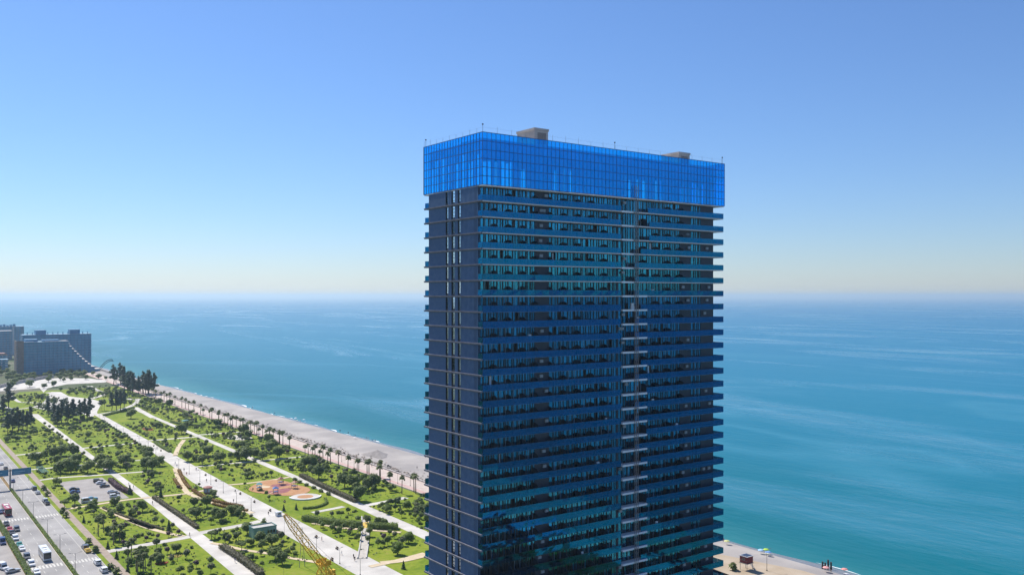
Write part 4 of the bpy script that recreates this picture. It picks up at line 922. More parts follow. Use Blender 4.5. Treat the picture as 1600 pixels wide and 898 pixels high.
UP, DN = math.pi / 2, -math.pi / 2
gl_ = 'cars in the car park'
for (s, t), (k, c), lab in zip(D['CARS_LOT'], (('suv', 'black'), ('sedan', 'white'), ('sedan', 'black'), ('sedan', 'silver'), ('suv', 'white'), ('sedan', 'black'), ('sedan', 'blue'), ('van', 'white')),
        ('black car parked at the far end of the car park', 'white car parked second from the far end of the car park', 'black car parked third along the lot, beside the reddish hedge', 'silver car parked alone midway down the car park', 'white car parked near the car park shrubs, beside the grey path', 'black car parked under the dark tree of the car park', 'dark blue car parked nose out beside the black one', 'white van parked at the tan path end of the car park')):
    car(k, c, s, t, rng.uniform(-.06, .06), lab, gl_, .05)
car('suv', 'grey', 93.6, 438.6, .03, 'grey car parked between the silver and the white car', gl_, .05); car('sedan', 'teal', 83.2, 433.5, .05, 'pale blue car parked behind the white van', gl_, .05)
for (s, t), (k, c), lab in zip(D['CARS_R'], (('sedan', 'black'), ('suv', 'grey'), ('sedan', 'silver'), ('suv', 'silver'), ('sedan', 'black'), ('suv', 'grey'), ('sedan', 'yellow'), ('suv', 'white'), ('suv', 'white'), ('sedan', 'blue')),
        ('black car driving beyond the blue billboard', 'grey car parked at the kerb beside the car park entrance', 'silver car parked behind the grey one at the kerb', 'silver car parked at the kerb before the zebra crossing', 'black car parked nearest the zebra crossing kerb', 'grey car with white roof parked beside the yellow taxi', 'yellow taxi parked at the kerb', 'white car parked just past the second zebra crossing', 'white car parked at the kerb below the second zebra crossing', 'dark blue car driving under the billboard')):
    car(k, c, min(s, 65.3) if 'parked' in lab else s, t, UP, lab, 'cars on the seaward carriageway')
car('sedan', 'white', 60.5, 553, UP, 'white car driving farthest up the seaward carriageway', 'cars on the seaward carriageway')
for (s, t), (k, c), lab in zip(D['CARS_L'], (('sedan', 'black'), ('sedan', 'red'), ('suv', 'grey'), ('sedan', 'black'), ('suv', 'white'), ('sedan', 'green'), ('sedan', 'white'), ('suv', 'grey'), ('suv', 'white'), ('sedan', 'white'), ('sedan', 'blue')),
        ('black car parked behind the red bus', 'red and white car parked at the landward kerb', 'dark grey off-roader driving in the lane beside the red car', 'black car parked between the red and the white car', 'white off-roader parked at the landward kerb', 'green car parked in front of a white sedan at the landward kerb', 'white sedan parked next to the green car', 'dark grey car parked beside the verge hedge', 'white car parked beside the verge hedge, level with the white bus', 'white car parked below the white bus', 'dark blue car parked beyond the red bus')):
    car(k, c, max(s, 46.2), t, DN, lab, 'cars on the landward carriageway')
for (s, t), (k, c), a_, lab in zip(D['CARS_P'], (('van', 'blue'), ('van', 'white'), ('sedan', 'silver')), (DN, DN + .3, .25), ('blue van parked in the roadside car park', 'white van parked in the roadside car park', 'silver car parked at an angle in the roadside car park')):
    car(k, c, s, t, a_, lab, 'cars in the roadside car park', .04)
def bus(s, t, col, lab):
    o = thing('bus', lab, 'bus', s, t, .045, DN); L_, w, h = 11.6, 1.27, 3.3
    b = MB(); b.prism_y([(-L_/2, .4), (L_/2 - .1, .4), (L_/2, 1.0), (L_/2 - .18, h - .15), (L_/2 - .4, h), (-L_/2 + .15, h), (-L_/2, h - .2)], -w, w); bo = b.build('body', m_car, o); bo.color = (*col, 1)
    q = MB(); q.face([(L_/2 + .01, -w * .92, 1.0), (L_/2 + .01, w * .92, 1.0), (L_/2 - .165, w * .92, h - .25), (L_/2 - .165, -w * .92, h - .25)]); q.build('windscreen', m_cglass, o)
    for sg in (-1, 1):
        for i in range(7):
            x = -L_/2 + .5 + i * 1.5; q = MB(); q.box(x, x + 1.4, (w - .02) * sg if sg > 0 else -w - .012, w + .012 if sg > 0 else (w - .02) * sg, 1.45, 2.75); q.build('window', m_cglass, o)
    q = MB(); q.box(-3.5, -1.2, -.8, .8, h, h + .22); q.box(.8, 1.8, -.5, .5, h, h + .16); q.box(3.2, 4.2, -.5, .5, h, h + .12); q.build('roof_unit', m_white, o)
    for x in (-3.4, 3.6):
        for sg in (-1, 1): q = MB(); q.tube((x, sg * (w - .28), .48), (x, sg * (w + .01), .48), .48, n=14); q.build('wheel', m_tyre, o)
    for sg in (-.8, .8): q = MB(); q.box(L_/2 - .06, L_/2 + .02, sg - .18, sg + .18, .7, .88); q.build('headlight', m_head, o)
bus(51.3, 347.5, (.66, .68, .68), 'white bus with dark windscreen driving on the landward carriageway')
bus(48.7, 427, (.42, .035, .04), 'red bus pulled in beside the zebra crossing')

# ------------------------------------------------------------------ street furniture
m_lamp = M('lamp_grey', (.10, .105, .11), None, .5, metal=.3)
def lamp_meshes(h, arm):
    q = MB(); q.tube((0, 0, 0), (0, 0, h), .09, .05, 6); q.box(-.16, .16, -.16, .16, 0, .3)
    a_ = MB()
    for sg in (-1, 1): a_.tube((0, 0, h - .05), (arm * sg, 0, h + .25), .035, n=4); a_.box(arm * sg - .35, arm * sg + .35, -.12, .12, h + .22, h + .32)
    return q.mesh('post', m_lamp), a_.mesh('lamp_head', m_lamp)
RL, WL = lamp_meshes(6.8, 1.7), lamp_meshes(5.3, .9)
def lamps(pts, ms, nm, lab, grp, z=.1, rot=0.0):
    for s, t in pts:
        o = thing(nm, lab, 'street lamp', s, t, z, rot, grp)
        for me in ms: put(me.name.split('.')[0], me, o)
lamps([(56.4, t) for s, t in D['RLAMP']] + [(56.4, 505), (56.4, 540)], RL, 'street_lamp', 'double armed grey street lamp on the road median', 'lamps on the median', .17)
lamps(D['WLAMP'], WL, 'walkway_lamp', 'slim dark lamp post beside the wide main walkway', 'lamps along the walkway', .05)
lamps(D['PLAMP'][:4], WL, 'promenade_lamp', 'slim lamp post on the pink promenade', 'lamps on the promenade', .05)
lamps(D['PLAMP'][4:], RL, 'beach_lamp', 'lone tall lamp post on the beach beside the lifeguard hut', None, 1.5)
q = MB(); q.box(-.9, .9, -.25, .25, .42, .5); qs = q.mesh('seat', M('bench_wood', (.10, .065, .04), None, .8)); q = MB(); q.box(-.9, .9, .24, .30, .5, .95); qb = q.mesh('backrest', qs.materials[0]); q = MB(); q.box(-.05, .05, -.22, .26, 0, .42); ql = q.mesh('leg', m_dark)
for s, t in D['BENCH']:
    o = thing('park_bench', 'dark bench at the edge of the wide main walkway', 'bench', s, t, .07, -math.pi / 2, 'benches along the walkway'); put('seat', qs, o); put('backrest', qb, o)
    for x in (-.7, .7): put('leg', ql, o, (x, 0, 0))
# billboard over the road
m_bill = M('billboard_blue', (.03, .16, .28), (.05, .24, .38), .5, .25, 4, .4); m_bill2 = M('billboard_pale', (.20, .38, .48), None, .5)
o = thing('billboard', 'blue double board on a single post in the road median', 'billboard', 56.4, 482, .17)
q = MB(); q.tube((0, 0, 0), (0, 0, 9.2), .4, .34, 10); q.build('post', m_steel, o)
for x0, x1 in ((-8.9, -.7), (.7, 8.9)):
    q = MB(); q.box(x0, x1, -.28, .28, 6.2, 9.0); p_ = q.build('board', m_bill, o)
    q = MB(); q.box(x0 - .1, x1 + .1, -.34, .34, 9.0, 9.12); q.box(x0 - .1, x1 + .1, -.34, .34, 6.08, 6.2); q.build('frame', m_dark, p_)
    q = MB()
    q.box(x0 + .6, x0 + 3.4, -.295, -.281, 6.6, 7.0); q.box(x0 + .6, x0 + 5.6, -.295, -.281, 7.4, 7.9); q.build('printed_band', m_bill2, p_)
q = MB(); q.box(-.9, .9, -.15, .15, 8.2, 8.6); q.build('cross_beam', m_dark, o)
# kiosk, service building, shelters
o = thing('kiosk', 'small glazed kiosk with dull red roof on the lawn beside the walkway', 'kiosk', 131 - 1.5, 416.5, .03)
q = MB(); q.prism([(1.9 * math.cos(math.pi / 8 + i * math.pi / 4), 1.9 * math.sin(math.pi / 8 + i * math.pi / 4)) for i in range(8)], 0, 2.6); q.build('wall', M('kiosk_wall', (.30, .12, .10), (.36, .16, .13), .7, 1), o)
for i in range(8):
    w = i * math.pi / 4; q = MB(); q.box(1.76, 1.80, -.55, .55, .7, 2.3); q.build('window', M('kiosk_pane', (.35, .45, .52), None, .2), o, None, w)
q = MB(); q.lathe([(2.3, 2.6), (2.3, 2.75), (1.2, 3.15), (.15, 3.35)], 8); q.build('roof', M('kiosk_roof', (.26, .09, .075), (.33, .13, .10), .7, 1), o)
o = thing('service_building', 'small pale green service building with flat roof beside the walkway', 'building', 123.5, 330, .03)
q = MB(); q.box(-4.5, 4.5, -2.6, 2.6, 0, 3.6); q.build('wall', M('green_render', (.20, .33, .28), (.26, .39, .34), .8, .7), o)
q = MB()
for a_ in ((-4.6, 4.6, -2.7, -2.45), (-4.6, 4.6, 2.45, 2.7), (-4.6, -4.35, -2.45, 2.45), (4.35, 4.6, -2.45, 2.45)): q.box(*a_, 3.602, 4.05)
q.build('parapet', M('green_render_dark', (.16, .28, .25), None, .8), o); q = MB(); q.box(-4.35, 4.35, -2.45, 2.45, 3.602, 3.66); q.build('roof', m_kerb, o)
for x in (.9, 2.0, 3.1): q = MB(); q.box(x, x + .8, -2.63, -2.602, 1.3, 2.5); q.build('window', m_cglass, o)
q = MB(); q.box(-1.6, -.6, -2.63, -2.602, 0, 2.1); q.build('door', M('door_blue', (.05, .10, .18), None, .5), o)
for i, (s, t, c, lab) in enumerate(((186, 650, (.16, .42, .44), 'turquoise roofed shelter on the upper lawn'), (197, 455, (.55, .66, .72), 'pale blue slide on the lawn beside the palms'), (140, 356, (.72, .73, .74), 'white kiosk box on the walkway by the crane'))):
    o = thing('shelter' if i != 1 else 'slide', lab, 'shelter' if i != 1 else 'slide', s, t, .05, .2, scale=.65 if i == 2 else 1.0)
    m_ = M('shelter_paint', c, None, .5)
    if i == 1:
        q = MB(); q.face([(-.6, -4, .3), (.6, -4, .3), (.6, 3, 2.6), (-.6, 3, 2.6)]); q.box(-.75, -.6, -4, 3.2, .2, 1.0); q.box(.6, .75, -4, 3.2, .2, 1.0); q.box(-.75, .75, 3, 4.4, 2.5, 2.6); q.build('chute', m_, o); q = MB()
        for x in (-.6, .6): q.tube((x, 4.2, 0), (x, 4.2, 3.6), .06)
        q.build('ladder', m_steel, o)
    else:
        q = MB(); q.box(-2.2, 2.2, -1.5, 1.5, 2.4, 2.6); q.box(-1.9, 1.9, -1.2, 1.2, 2.6, 2.75); q.build('roof', m_, o)
        if i == 2: q = MB(); q.box(-1.7, 1.7, -1.1, 1.1, 0, 2.4); q.build('wall', m_white, o); q = MB(); q.box(-1.0, 1.0, -1.13, -1.102, 1.0, 2.0); q.build('window', m_cglass, o)
        else:
            for x in (-2, 2):
                for y in (-1.3, 1.3): q = MB(); q.tube((x, y, 0), (x, y, 2.4), .07); q.build('post', m_steel, o)
for i, (s, t) in enumerate(((72.5, 507.5), (75, 512))):
    pass
o = thing('pergola', 'low green slatted pergola beside the pavement by the car park', 'pergola', 74.5, 512, .05)
for y in (-9, -3, 3, 9):
    for x in (-1.4, 1.4): q = MB(); q.tube((x, y, 0), (x, y, 2.2), .06); q.build('post', m_steel, o)
m_perg = M('pergola_green', (.10, .26, .20), None, .6)
for i in range(16): q = MB(); q.box(-1.7, 1.7, -9.3 + i * 1.24, -9.0 + i * 1.24, 2.24, 2.36); q.build('slat', m_perg, o)
q = MB(); q.box(-1.5, -1.4, -9.5, 9.7, 2.12, 2.24); q.box(1.4, 1.5, -9.5, 9.7, 2.12, 2.24); q.build('beam', m_perg, o)
# playground equipment
for (s, t, rc, lab) in ((164, 414, (.32, .11, .10), 'play tower with dull red roof on the orange playground'), (151, 408, (.10, .33, .33), 'play tower with teal roof on the orange playground'), (166, 402, (.36, .16, .10), 'low play house with brown roof on the orange playground'), (154, 395, (.08, .16, .40), 'climbing frame with blue deck on the playground')):
    o = thing('play_tower', lab, 'play equipment', s, t, .17, rng.uniform(0, 3))
    q = MB(); q.box(-1.1, 1.1, -1.1, 1.1, 1.1, 1.25); q.build('deck', M('play_deck', (.12, .18, .34), None, .6), o)
    for x in (-1, 1):
        for y in (-1, 1): q = MB(); q.tube((x, y, 0), (x, y, 2.7), .07); q.build('post', m_steel, o)
    q = MB(); q.face([(-1.4, -1.4, 2.7), (1.4, -1.4, 2.7), (0, 0, 3.7)]); q.face([(1.4, -1.4, 2.7), (1.4, 1.4, 2.7), (0, 0, 3.7)]); q.face([(1.4, 1.4, 2.7), (-1.4, 1.4, 2.7), (0, 0, 3.7)]); q.face([(-1.4, 1.4, 2.7), (-1.4, -1.4, 2.7), (0, 0, 3.7)]); q.build('roof', M('play_roof', rc, None, .6), o)
    q = MB(); q.face([(1.1, -.4, 1.2), (3.6, -.4, .2), (3.6, .4, .2), (1.1, .4, 1.2)]); q.box(1.1, 1.2, -.5, .5, 1.2, 1.6); q.build('slide', M('play_slide', (.45, .35, .06), None, .4), o)
q = MB(); n_ = 14
for i in range(n_):
    w0, w1 = math.pi * (.9 + i / n_), math.pi * (.9 + (i + 1) / n_)
    for r0, r1, z0 in ((6.6, 7.2, .5),): q.prism([(r0*math.cos(w0), r0*math.sin(w0)), (r1*math.cos(w0), r1*math.sin(w0)), (r1*math.cos(w1), r1*math.sin(w1)), (r0*math.cos(w1), r0*math.sin(w1))], 0, z0)
tag(q.build('curved_bench_wall', m_white, None, W(163, 382, .1), TH), 'white curved seating wall round the circular court', 'seating wall')
# stepped water channel
o = thing('water_channel', 'pale stepped channel with white side walls running down the lawn', 'channel', 140.8, 280.7, .04)
cp = [(p[0] - 140.8, p[1] - 280.7) for p in D['CANAL']]; cp.insert(1, ((cp[0][0] + cp[1][0]) / 2, (cp[0][1] + cp[1][1]) / 2))
for sg in (-1, 1):
    for i in range(len(cp) - 1):
        if i == 2: continue
        a_ = Vector(cp[i]); e = Vector(cp[i + 1]); d = (e - a_).normalized(); nn = Vector((-d.y, d.x)) * 1.5 * sg; k = nn.normalized() * .22
        q = MB(); q.prism([tuple(a_ + nn - k), tuple(a_ + nn + k), tuple(e + nn + k), tuple(e + nn - k)], 0, .5); q.build('side_wall', m_kerb, o)
for i in range(len(cp) - 1):
    a_ = Vector(cp[i]); e = Vector(cp[i + 1]); d = (e - a_).normalized(); nn = Vector((-d.y, d.x)) * 1.27
    q = MB(); q.prism([tuple(a_ + nn), tuple(a_ - nn), tuple(e - nn), tuple(e + nn)][::-1], 0, .12 + (.02 if i == 2 else 0)); q.build('channel_bed', M('channel_stone', (.40, .36, .31), (.5, .46, .40), .8, .8) if i != 1 else M('yellow_plate', (.55, .36, .04), (.62, .42, .06), .6, 1), o)
# lifeguard hut
o = thing('lifeguard_hut', 'dark red lifeguard hut on steel stilts at the back of the beach', 'lifeguard hut', 235.2, 189.5, 1.55)
for x in (-1.4, 1.4):
    for y in (-1.4, 1.4): q = MB(); q.tube((x, y, -.2), (x, y, 2.4), .08); q.build('stilt', m_steel, o)
q = MB(); q.box(-1.7, 1.7, -1.7, 1.7, 2.4, 2.55); q.build('deck', m_steel, o)
q = MB(); q.box(-1.5, 1.5, -1.5, 1.5, 2.55, 4.7); q.build('wall', M('hut_red', (.16, .025, .03), (.21, .04, .04), .7, 1), o)
q = MB(); q.box(-1.7, 1.7, -1.7, 1.7, 4.7, 4.85); r_ = q.build('roof', M('hut_roof', (.45, .46, .48), None, .6), o)
for i in range(3):
    for j in range(2): q = MB(); q.box(-1.4 + i, -.55 + i, -1.3 + j * 1.4, -.1 + j * 1.4, 4.87, 4.92); q.build('solar_panel', M('solar', (.03, .04, .07), None, .2), r_)
for x in (-1.6, 1.6): q = MB(); q.box(x - .03, x + .03, -1.7, 1.7, 3.4, 3.46); q.build('rail', m_steel, o)
q = MB(); q.box(-1.53, -1.502, -.6, .6, 3.4, 4.3); q.build('window', m_cglass, o)
q = MB()
for i in range(7): q.box(1.7 + i * .28, 1.95 + i * .28, -.5, .5, 2.2 - i * .33, 2.26 - i * .33)
q.build('stair', m_steel, o)
# piles, umbrellas, people
for i, (s, t) in enumerate(D['PILE']):
    h = (2.5, 2.3, 2.9, 2.4)[i]; q = MB(); q.tube((0, 0, -1.0), (.05, .05, h), .36, .30, 9); q.tube((0, 0, h * .3), (0, 0, h * .34), .39, .39, 9)
    tag(q.build('timber_pile', M('old_timber', (.06, .045, .035), (.11, .085, .065), .9, 2), None, W(s, t, .2), TH), 'old dark timber pile standing at the water\'s edge', 'pile', 'timber piles')
uc = ((.42, .62, .06), (.35, .55, .75), (.18, .32, .60), (.60, .60, .25), (.75, .35, .32), (.72, .30, .26), (.7, .72, .74), (.7, .7, .7), (.55, .6, .7)); un = ('lime green', 'pale blue', 'blue', 'yellow', 'pale pink', 'salmon pink', 'white', 'light grey', 'blue grey')
for i, (s, t) in enumerate(D['UMB']):
    o = thing('beach_umbrella', un[i] + ' beach umbrella open on the pebble beach', 'umbrella', s - 2.2, t, .45, 0, 'beach umbrellas')
    q = MB(); q.tube((0, 0, -.2), (0, 0, 2.1), .03); q.build('pole', m_steel, o); q = MB(); q.lathe([(1.15, 1.75), (.8, 2.0), (.1, 2.2)], 8); q.build('canopy', M('umbrella_cloth', uc[i], None, .8), o)
    q = MB(); q.box(.6, 1.4, -1.0, .9, .02, .10); tag(q.build('beach_towel', M('towel', tuple(.3 + .5 * c for c in uc[(i + 3) % 9]), None, .9), None, W(s - 2.2, t, .5), TH), 'beach towel lying beside the ' + un[i] + ' umbrella', 'towel', 'beach towels')
def person_mesh(name, step):
    v = [(0,0,.95),(0,0,1.2),(0,0,1.42),(0,0,1.52),(0,.02,1.66),(.19,0,1.40),(.26,.02,1.12),(.25,.1,.88),(-.19,0,1.40),(-.27,-.02,1.12),(-.26,.06,.88),(.1,0,.9),(.11,.02+step,.5),(.11,step*1.2,.08),(.11,.14+step*1.2,.04),(-.1,0,.9),(-.11,.02-step,.5),(-.11,-step*1.2-.02,.08),(-.11,.12-step*1.2,.04)]
    e = [(0,1),(1,2),(2,3),(3,4),(2,5),(5,6),(6,7),(2,8),(8,9),(9,10),(0,11),(11,12),(12,13),(13,14),(0,15),(15,16),(16,17),(17,18)]
    r_ = [.14,.13,.13,.06,.11,.065,.05,.035,.065,.05,.035,.09,.065,.045,.035,.09,.065,.045,.035]
    me = bpy.data.meshes.new(name); me.from_pydata(v, e, []); ob = bpy.data.objects.new(name, me); COL.objects.link(ob)
    sk = ob.modifiers.new('skin', 'SKIN'); 
    for i, x in enumerate(r_): me.skin_vertices[0].data[i].radius = (x, x)
    me.skin_vertices[0].data[0].use_root = True
    sb = ob.modifiers.new('sub', 'SUBSURF'); sb.levels = 1
    dg = bpy.context.evaluated_depsgraph_get(); res = bpy.data.meshes.new_from_object(ob.evaluated_get(dg))
    bpy.data.objects.remove(ob); return res
m_skin = M('skin', (.38, .22, .15), None, .6); m_cl = M('clothes', (.2, .2, .25), None, .9, objcol=True)
PM = [person_mesh('person', .0), person_mesh('person', .16)]
for me in PM:
    me.materials.clear(); me.materials.append(m_cl); me.materials.append(m_skin)
    for p in me.polygons: p.material_index = 1 if (p.center.z > 1.48 or p.center.z < .45 or abs(p.center.x) > .23) else 0
pc = (('dark', (.03, .03, .05)), ('red', (.4, .05, .05)), ('white', (.7, .7, .7)), ('blue', (.05, .1, .35)), ('black', (.02, .02, .02)))
for i, (s, t) in enumerate(D['PERS']):
    bch = s > 225; n_, c = pc[i % 5]
    o = put('person', PM[i % 2], None, W(s if not bch else min(s, shore(t) - 2), t, .3 if bch and s > 250 else (1.2 if bch else .08)), rng.uniform(0, 6.28)); o.color = (*c, 1)
    tag(o, 'person in ' + n_ + ' clothes standing ' + ('on the pebble beach' if bch else 'on a park path'), 'person', 'people')
# ------------------------------------------------------------------ crane and yellow tower section below the tower
m_yel = M('crane_yellow', (.72, .43, .02), (.80, .50, .03), .5, 1, 4, .4)
def lattice(q, p0, p1, w0, w1, n, r=.07, up=Vector((0, 0, 1))):
    p0 = Vector(p0); p1 = Vector(p1); d = (p1 - p0).normalized(); a_ = d.cross(up).normalized() if abs(d.dot(up)) < .98 else Vector((1, 0, 0)); c = d.cross(a_)
    def cn(i):
        x = i / n; w = (w0 + (w1 - w0) * x) / 2 * (1 if x < .93 else 1 - (x - .93) / .07 * .6); p = p0 + (p1 - p0) * x
        return [p + a_ * w + c * w, p - a_ * w + c * w, p - a_ * w - c * w, p + a_ * w - c * w]
    for i in range(n):
        A, B = cn(i), cn(i + 1)
        for j in range(4):
            q.tube(A[j], B[j], r, n=5, cap=False); q.tube(A[j] if i % 2 else A[(j + 1) % 4], B[(j + 1) % 4] if i % 2 else B[j], r * .6, n=4, cap=False); q.tube(B[j], B[(j + 1) % 4], r * .6, n=4, cap=False)
def to_st(X, Y): p = Vector((X, Y, 0)); return p.dot(U), p.dot(V)
cs, ct = to_st(-34.5, 232)
o = thing('crawler_crane', 'yellow lattice boom crane standing beside the tower', 'crane', cs, ct)
# boom leans to the left in a vertical plane facing the camera
lx = Vector((-1, .05, 0)); lx = Vector((lx.dot(U), lx.dot(V), 0))
q = MB(); lattice(q, lx * .8 + Vector((0, 0, 2.2)), lx * 25.6 + Vector((0, 0, 34.3)), 2.1, 1.6, 22, .11); q.build('boom', m_yel, o)
q = MB(); q.tube(lx * -3.5 + Vector((0, 0, 7)), lx * 25 + Vector((0, 0, 33.8)), .03, n=4); q.tube(lx * 25.6 + Vector((0, 0, 34)), lx * 25.9 + Vector((0, 0, 12)), .03, n=4); q.build('cable', m_dark, o)
q = MB(); q.box(-2.0, 2.0, -3.2, 2.4, 1.1, 2.9); q.box(-1.9, -.4, 2.4, 3.6, 1.2, 3.2); q.build('house', m_yel, o)
q = MB(); q.tube((0, -2.4, 2.9), (0, -3.0, 7.2), .12); q.tube((0, 0, 2.9), (0, -3.0, 7.2), .1); q.build('gantry', m_yel, o)
for x in (-2.6, 2.0): q = MB(); q.prism_y([(0, 0), (.6, 0), (.6, 1.1), (0, 1.1)], -3.4, 3.4); q.build('crawler_track', m_dark, o, (x, 0, 0))
s_, t_ = to_st((505.5 - 800) / 1380 * 236, 236)
o = thing('lattice_tower', 'short yellow lattice tower with platform top beside the crane boom', 'lattice tower', s_, t_)
q = MB(); lattice(q, (0, 0, 0), (0, 0, 20.3), 2.7, 2.7, 9, .13, Vector((1, 0, 0))); q.build('frame', m_yel, o)
q = MB(); q.box(-1.6, 1.6, -1.6, 1.6, 20.3, 20.7); q.box(-1.5, 1.5, -1.5, -1.4, 20.7, 21.6); q.box(-1.5, 1.5, 1.4, 1.5, 20.7, 21.6); q.build('platform', m_yel, o)
q = MB(); q.box(2.0, 3.2, -.6, .6, 14.5, 18.5); q.box(1.3, 2.0, -.2, .2, 15, 15.4); q.box(1.3, 2.0, -.2, .2, 17.6, 18); q.build('winch_box', m_yel, o)
s_, t_ = to_st((472 - 800) / 1380 * 300, 300)
o = thing('rope_frame', 'thin brown A-shaped pole frame in front of the main walkway', 'pole frame', s_, t_)
for x in (-1.0, 1.0): q = MB(); q.tube((x, 0, 0), (0, 0, 13.5), .10, .06, 6); q.build('leg', m_mast, o)
q = MB(); q.tube((-.55, 0, 6), (.55, 0, 6), .06); q.build('cross_bar', m_mast, o)

# ------------------------------------------------------------------ far hotels
m_hwall = M('hotel_wall', (.05, .21, .36), (.08, .27, .44), .6, .1, 4, .4); m_hglass = M('hotel_glass', (.045, .25, .40), (.07, .31, .48), .3, .15, 3, .4)  # part of the hotel wall, glass and slab blue is painted-in distance haze
m_hslab = M('hotel_slab', (.17, .33, .45), (.24, .40, .52), .7, .4, 3, .3); m_hbrown = M('hotel_brown', (.20, .15, .13), (.25, .19, .165), .8, .3, 3, .3)
def block(parent, s0, s1, t0, t1, z1, nf, ends=None, wall=m_hwall, bay=4.2, z0=0.0, slab=m_hslab, glass=m_hglass):
    fh = (z1 - z0) / nf
    for k in range(nf):
        e = ends(k) if ends else s1; z = z0 + k * fh
        q = MB(); q.box(s0, e, t0 + .4, t1 - .4, z, z + fh - .3); q.build('storey', wall, parent)
        q = MB(); q.box(s0 - .3, e + .7, t0 - .9, t1 + .9, z + fh - .3, z + fh); sl_ = q.build('floor_slab', slab, parent)
        q = MB(); x = s0 + .6
        while x + bay < e: q.box(x, x + bay - .9, t0 + .32, t0 + .40, z + .4, z + fh - .5); x += bay
        y = t0 + 1
        while y + bay < t1: q.box(s0 - .06, s0 + .02, y, y + bay - 1.2, z + .6, z + fh - .7); y += bay
        q.build('window', glass, parent)
        q = MB(); x = s0
        while x < e: q.box(x - .1, x + .1, t0 - .7, t0 + .395, z, z + fh - .32); x += bay
        q.build('balcony_fin', wall, parent)
        q = MB(); q.box(s0, e, t0 - .85, t0 - .78, z, z + 1.0); q.build('balustrade', glass, parent)
o = thing('stepped_hotel', 'blue grey beach hotel with terraces stepping down towards the sea', 'hotel', 0, 0)
block(o, 143, 197, 1164, 1182, 38.0, 12, lambda k: 232 - 35 * min(1, (k / 10.5) ** .75))
q = MB(); q.box(142.5, 143.4, 1163.2, 1182.8, 0, 39.6); q.box(143.4, 150, 1163, 1163.6, 0, 39.6); q.build('end_wall', m_hbrown, o)
for k in range(12):
    e = 232 - 35 * min(1, (k / 10.5) ** .75); q = MB(); q.box(e - 5.5, e + .5, 1163.2, 1182.5, (k + 1) * 38 / 12 + .01, (k + 1) * 38 / 12 + .25); q.build('terrace', m_kerb, o)
q = MB(); q.box(152, 165, 1168, 1180, 38, 41); q.box(170, 188, 1170, 1180, 38, 40); q.build('roof_plant', m_hwall, o); q = MB(); q.box(146, 160, 1163.3, 1164, 38, 38.6); q.box(172, 196, 1163.3, 1164, 38, 38.6); q.build('parapet', m_white, o)
o = thing('slab_hotel', 'long blue grey hotel block with rooftop stacks behind the stepped hotel', 'hotel', 0, 0)
block(o, 160, 239, 1252, 1272, 43.0, 13)
for a_, c in ((175, 187), (214, 226)): q = MB(); q.box(a_, c, 1255, 1267, 43, 48.5); q.build('roof_house', m_hwall, o)
for i in range(13): q = MB(); x = 166 + i * 5.8; q.tube((x, 1258, 43), (x, 1258, 45.0), .5, n=7); q.tube((x, 1258, 45.0), (x, 1258, 45.6), .9, .7, n=7); q.build('vent_stack', m_hwall, o)
m_tw = M('teal_wall', (.13, .24, .32), (.17, .29, .37), .6, .1, 3, .4); m_pw = M('pale_wall', (.42, .46, .48), (.5, .53, .55), .7, .2)
o = thing('tower_block', 'tall blue grey residential block with a pale vertical stripe at the edge of town', 'building', 0, 0)
block(o, 150, 204, 1580, 1600, 44, 13, wall=m_tw); q = MB(); q.box(188, 190.5, 1579, 1580.3, 0, 44.6); q.build('pale_pier', m_pw, o); q = MB()
for i in range(9): q.box(153 + i * 4.6, 156 + i * 4.6, 1584, 1592, 44, 46 + (i * 7 % 3) * .8)
q.build('roof_plant', m_hwall, o)
o = thing('lower_block', 'lighter blue apartment block with white balcony grid beside the tower block', 'building', 0, 0)
block(o, 130, 175, 1476, 1494, 41, 12, wall=m_tw, slab=m_pw)
o = thing('pink_house', 'small pale house with a pink roof below the apartment blocks', 'house', 0, 0)
block(o, 146, 165, 1436, 1448, 8, 3, wall=m_pw); q = MB(); q.prism_y([(145, 8), (166, 8), (162, 10.8), (149, 10.8)], 1435, 1449); q.build('roof', M('pink_roof', (.42, .20, .17), (.5, .27, .22), .8, .4), o)
q = MB(); q.box(-.4, .4, -1, 1, 0, 3); 
p0, p1 = (112, 1018), (161, 1098)
o = strip('retaining_wall', [(108, 1010), (130, 1050), (161, 1098), (168, 1100)], .6, m_concrete, .1)
bpy.data.objects.remove(o)
q = MB(); pts = smooth([(108, 1012), (130, 1052), (161, 1096), (172, 1104)], 5)
for a_, e in zip(pts, pts[1:]):
    a_ = Vector(a_); e = Vector(e); d = (e - a_).normalized(); nn = Vector((-d.y, d.x)) * .3; q.prism([tuple(a_ + nn), tuple(a_ - nn), tuple(e - nn), tuple(e + nn)][::-1], 0, 3.4)
tag(q.build('retaining_wall', m_concrete, None, None, TH), 'curved grey wall along the plaza below the far hotel', 'wall')
o = thing('arched_truss', 'dark arched truss rising beside the beach end of the stepped hotel', 'truss', 240, 1180, 0)
q = MB(); prev = None
for i in range(9):
    x = i / 8; p = Vector((-6 + 16 * x, 0, 2 + 11 * math.sin(x * 1.9))); p2 = p + Vector((.8, 0, -2.0))
    if prev: q.tube(prev[0], p, .35, n=5); q.tube(prev[1], p2, .3, n=5); q.tube(prev[0], p2, .2, n=4)
    prev = (p, p2)
q.tube((-6, 0, 2), (-6, 0, 0), .4); q.tube((-4.5, 0, 1), (-4.5, 0, 0), .4); q.build('arch', m_dark, o)
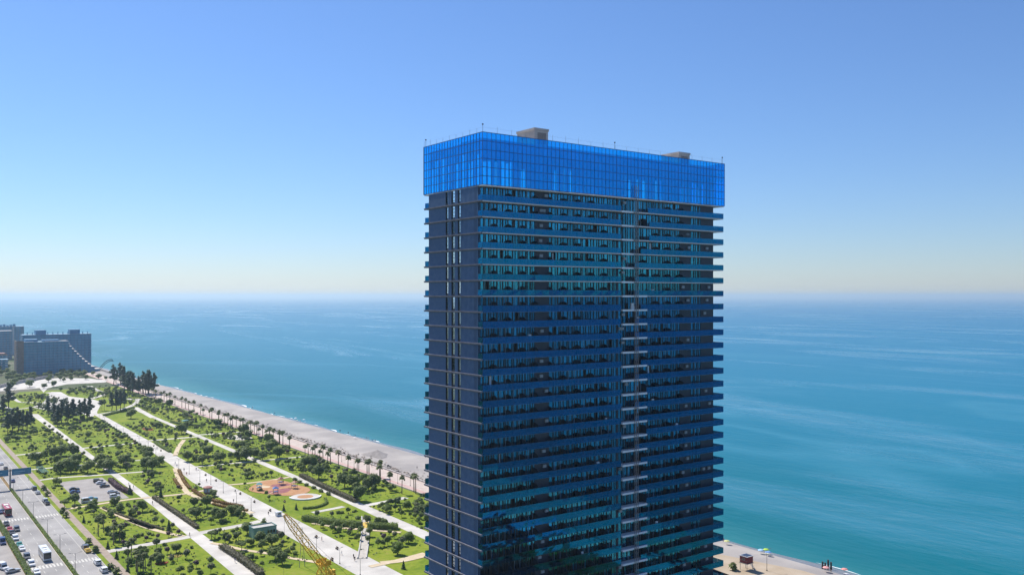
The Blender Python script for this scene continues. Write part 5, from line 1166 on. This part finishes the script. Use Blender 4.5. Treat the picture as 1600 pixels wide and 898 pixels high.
for i in range(8):
    o = thing('boxy_house', 'low flat roofed building among the far trees', 'building', 0, 0, group='low buildings among the trees')
    s_ = 60 + (i * 37) % 75; t_ = 1150 + i * 55; w = 10 + (i * 5) % 9
    block(o, s_, s_ + w, t_, t_ + 12, 7 + (i % 3) * 3, 2 + i % 3, wall=(m_pw, m_hbrown, m_white)[i % 3])

for i, (s_, t_, w, dp, h, nf) in enumerate(((150, -30, 34, 16, 22, 7), (160, 20, 28, 14, 13, 4), (196, -70, 18, 30, 16, 5), (125, 40, 22, 18, 10, 3), (190, 30, 14, 16, 8, 2))):
    o = thing('shore_building', ('pale', 'brown', 'white', 'blue', 'cream')[i] + ' low building on the shore strip, mirrored in the tower glass', 'building', 0, 0, group='buildings mirrored in the tower')
    block(o, s_, s_ + w, t_, t_ + dp, h, nf, wall=(m_pw, m_hbrown, m_white, m_tw, m_concrete)[i])
# strollers on the walkways
for i in range(26):
    if i < 14: s_, t_ = rng.uniform(133, 142), rng.uniform(270, 620)
    elif i < 20: s_, t_ = rng.uniform(100, 104), rng.uniform(290, 520)
    else: s_, t_ = rng.uniform(213, 221), rng.uniform(360, 560)
    n_, c = pc[i % 5]; o = put('person', PM[1], None, W(s_, t_, .08), rng.uniform(0, 6.28)); o.color = (*c, 1)
    tag(o, 'person in ' + n_ + ' clothes walking ' + ('along the wide main walkway' if i < 14 else ('along the straight pale path' if i < 20 else 'on the pink promenade')), 'person', 'strollers')

# ------------------------------------------------------------------ air
q = MB(); q.box(-62000, 62000, -62000, 62000, -6, 140)
mh = bpy.data.materials.new('haze_air'); mh.use_nodes = True; nt = mh.node_tree; nt.nodes.clear()
pv = nt.nodes.new('ShaderNodeVolumePrincipled'); pv.inputs['Color'].default_value = (.66, .86, 1, 1); pv.inputs['Density'].default_value = HAZE; pv.inputs['Anisotropy'].default_value = .35
mo = nt.nodes.new('ShaderNodeOutputMaterial'); nt.links.new(pv.outputs[0], mo.inputs['Volume'])
if HAZE > 0: tag(q.build('haze', mh, None, (0, 0, 0), TH), 'pale sea haze hanging over water and town', 'haze', kind='stuff')
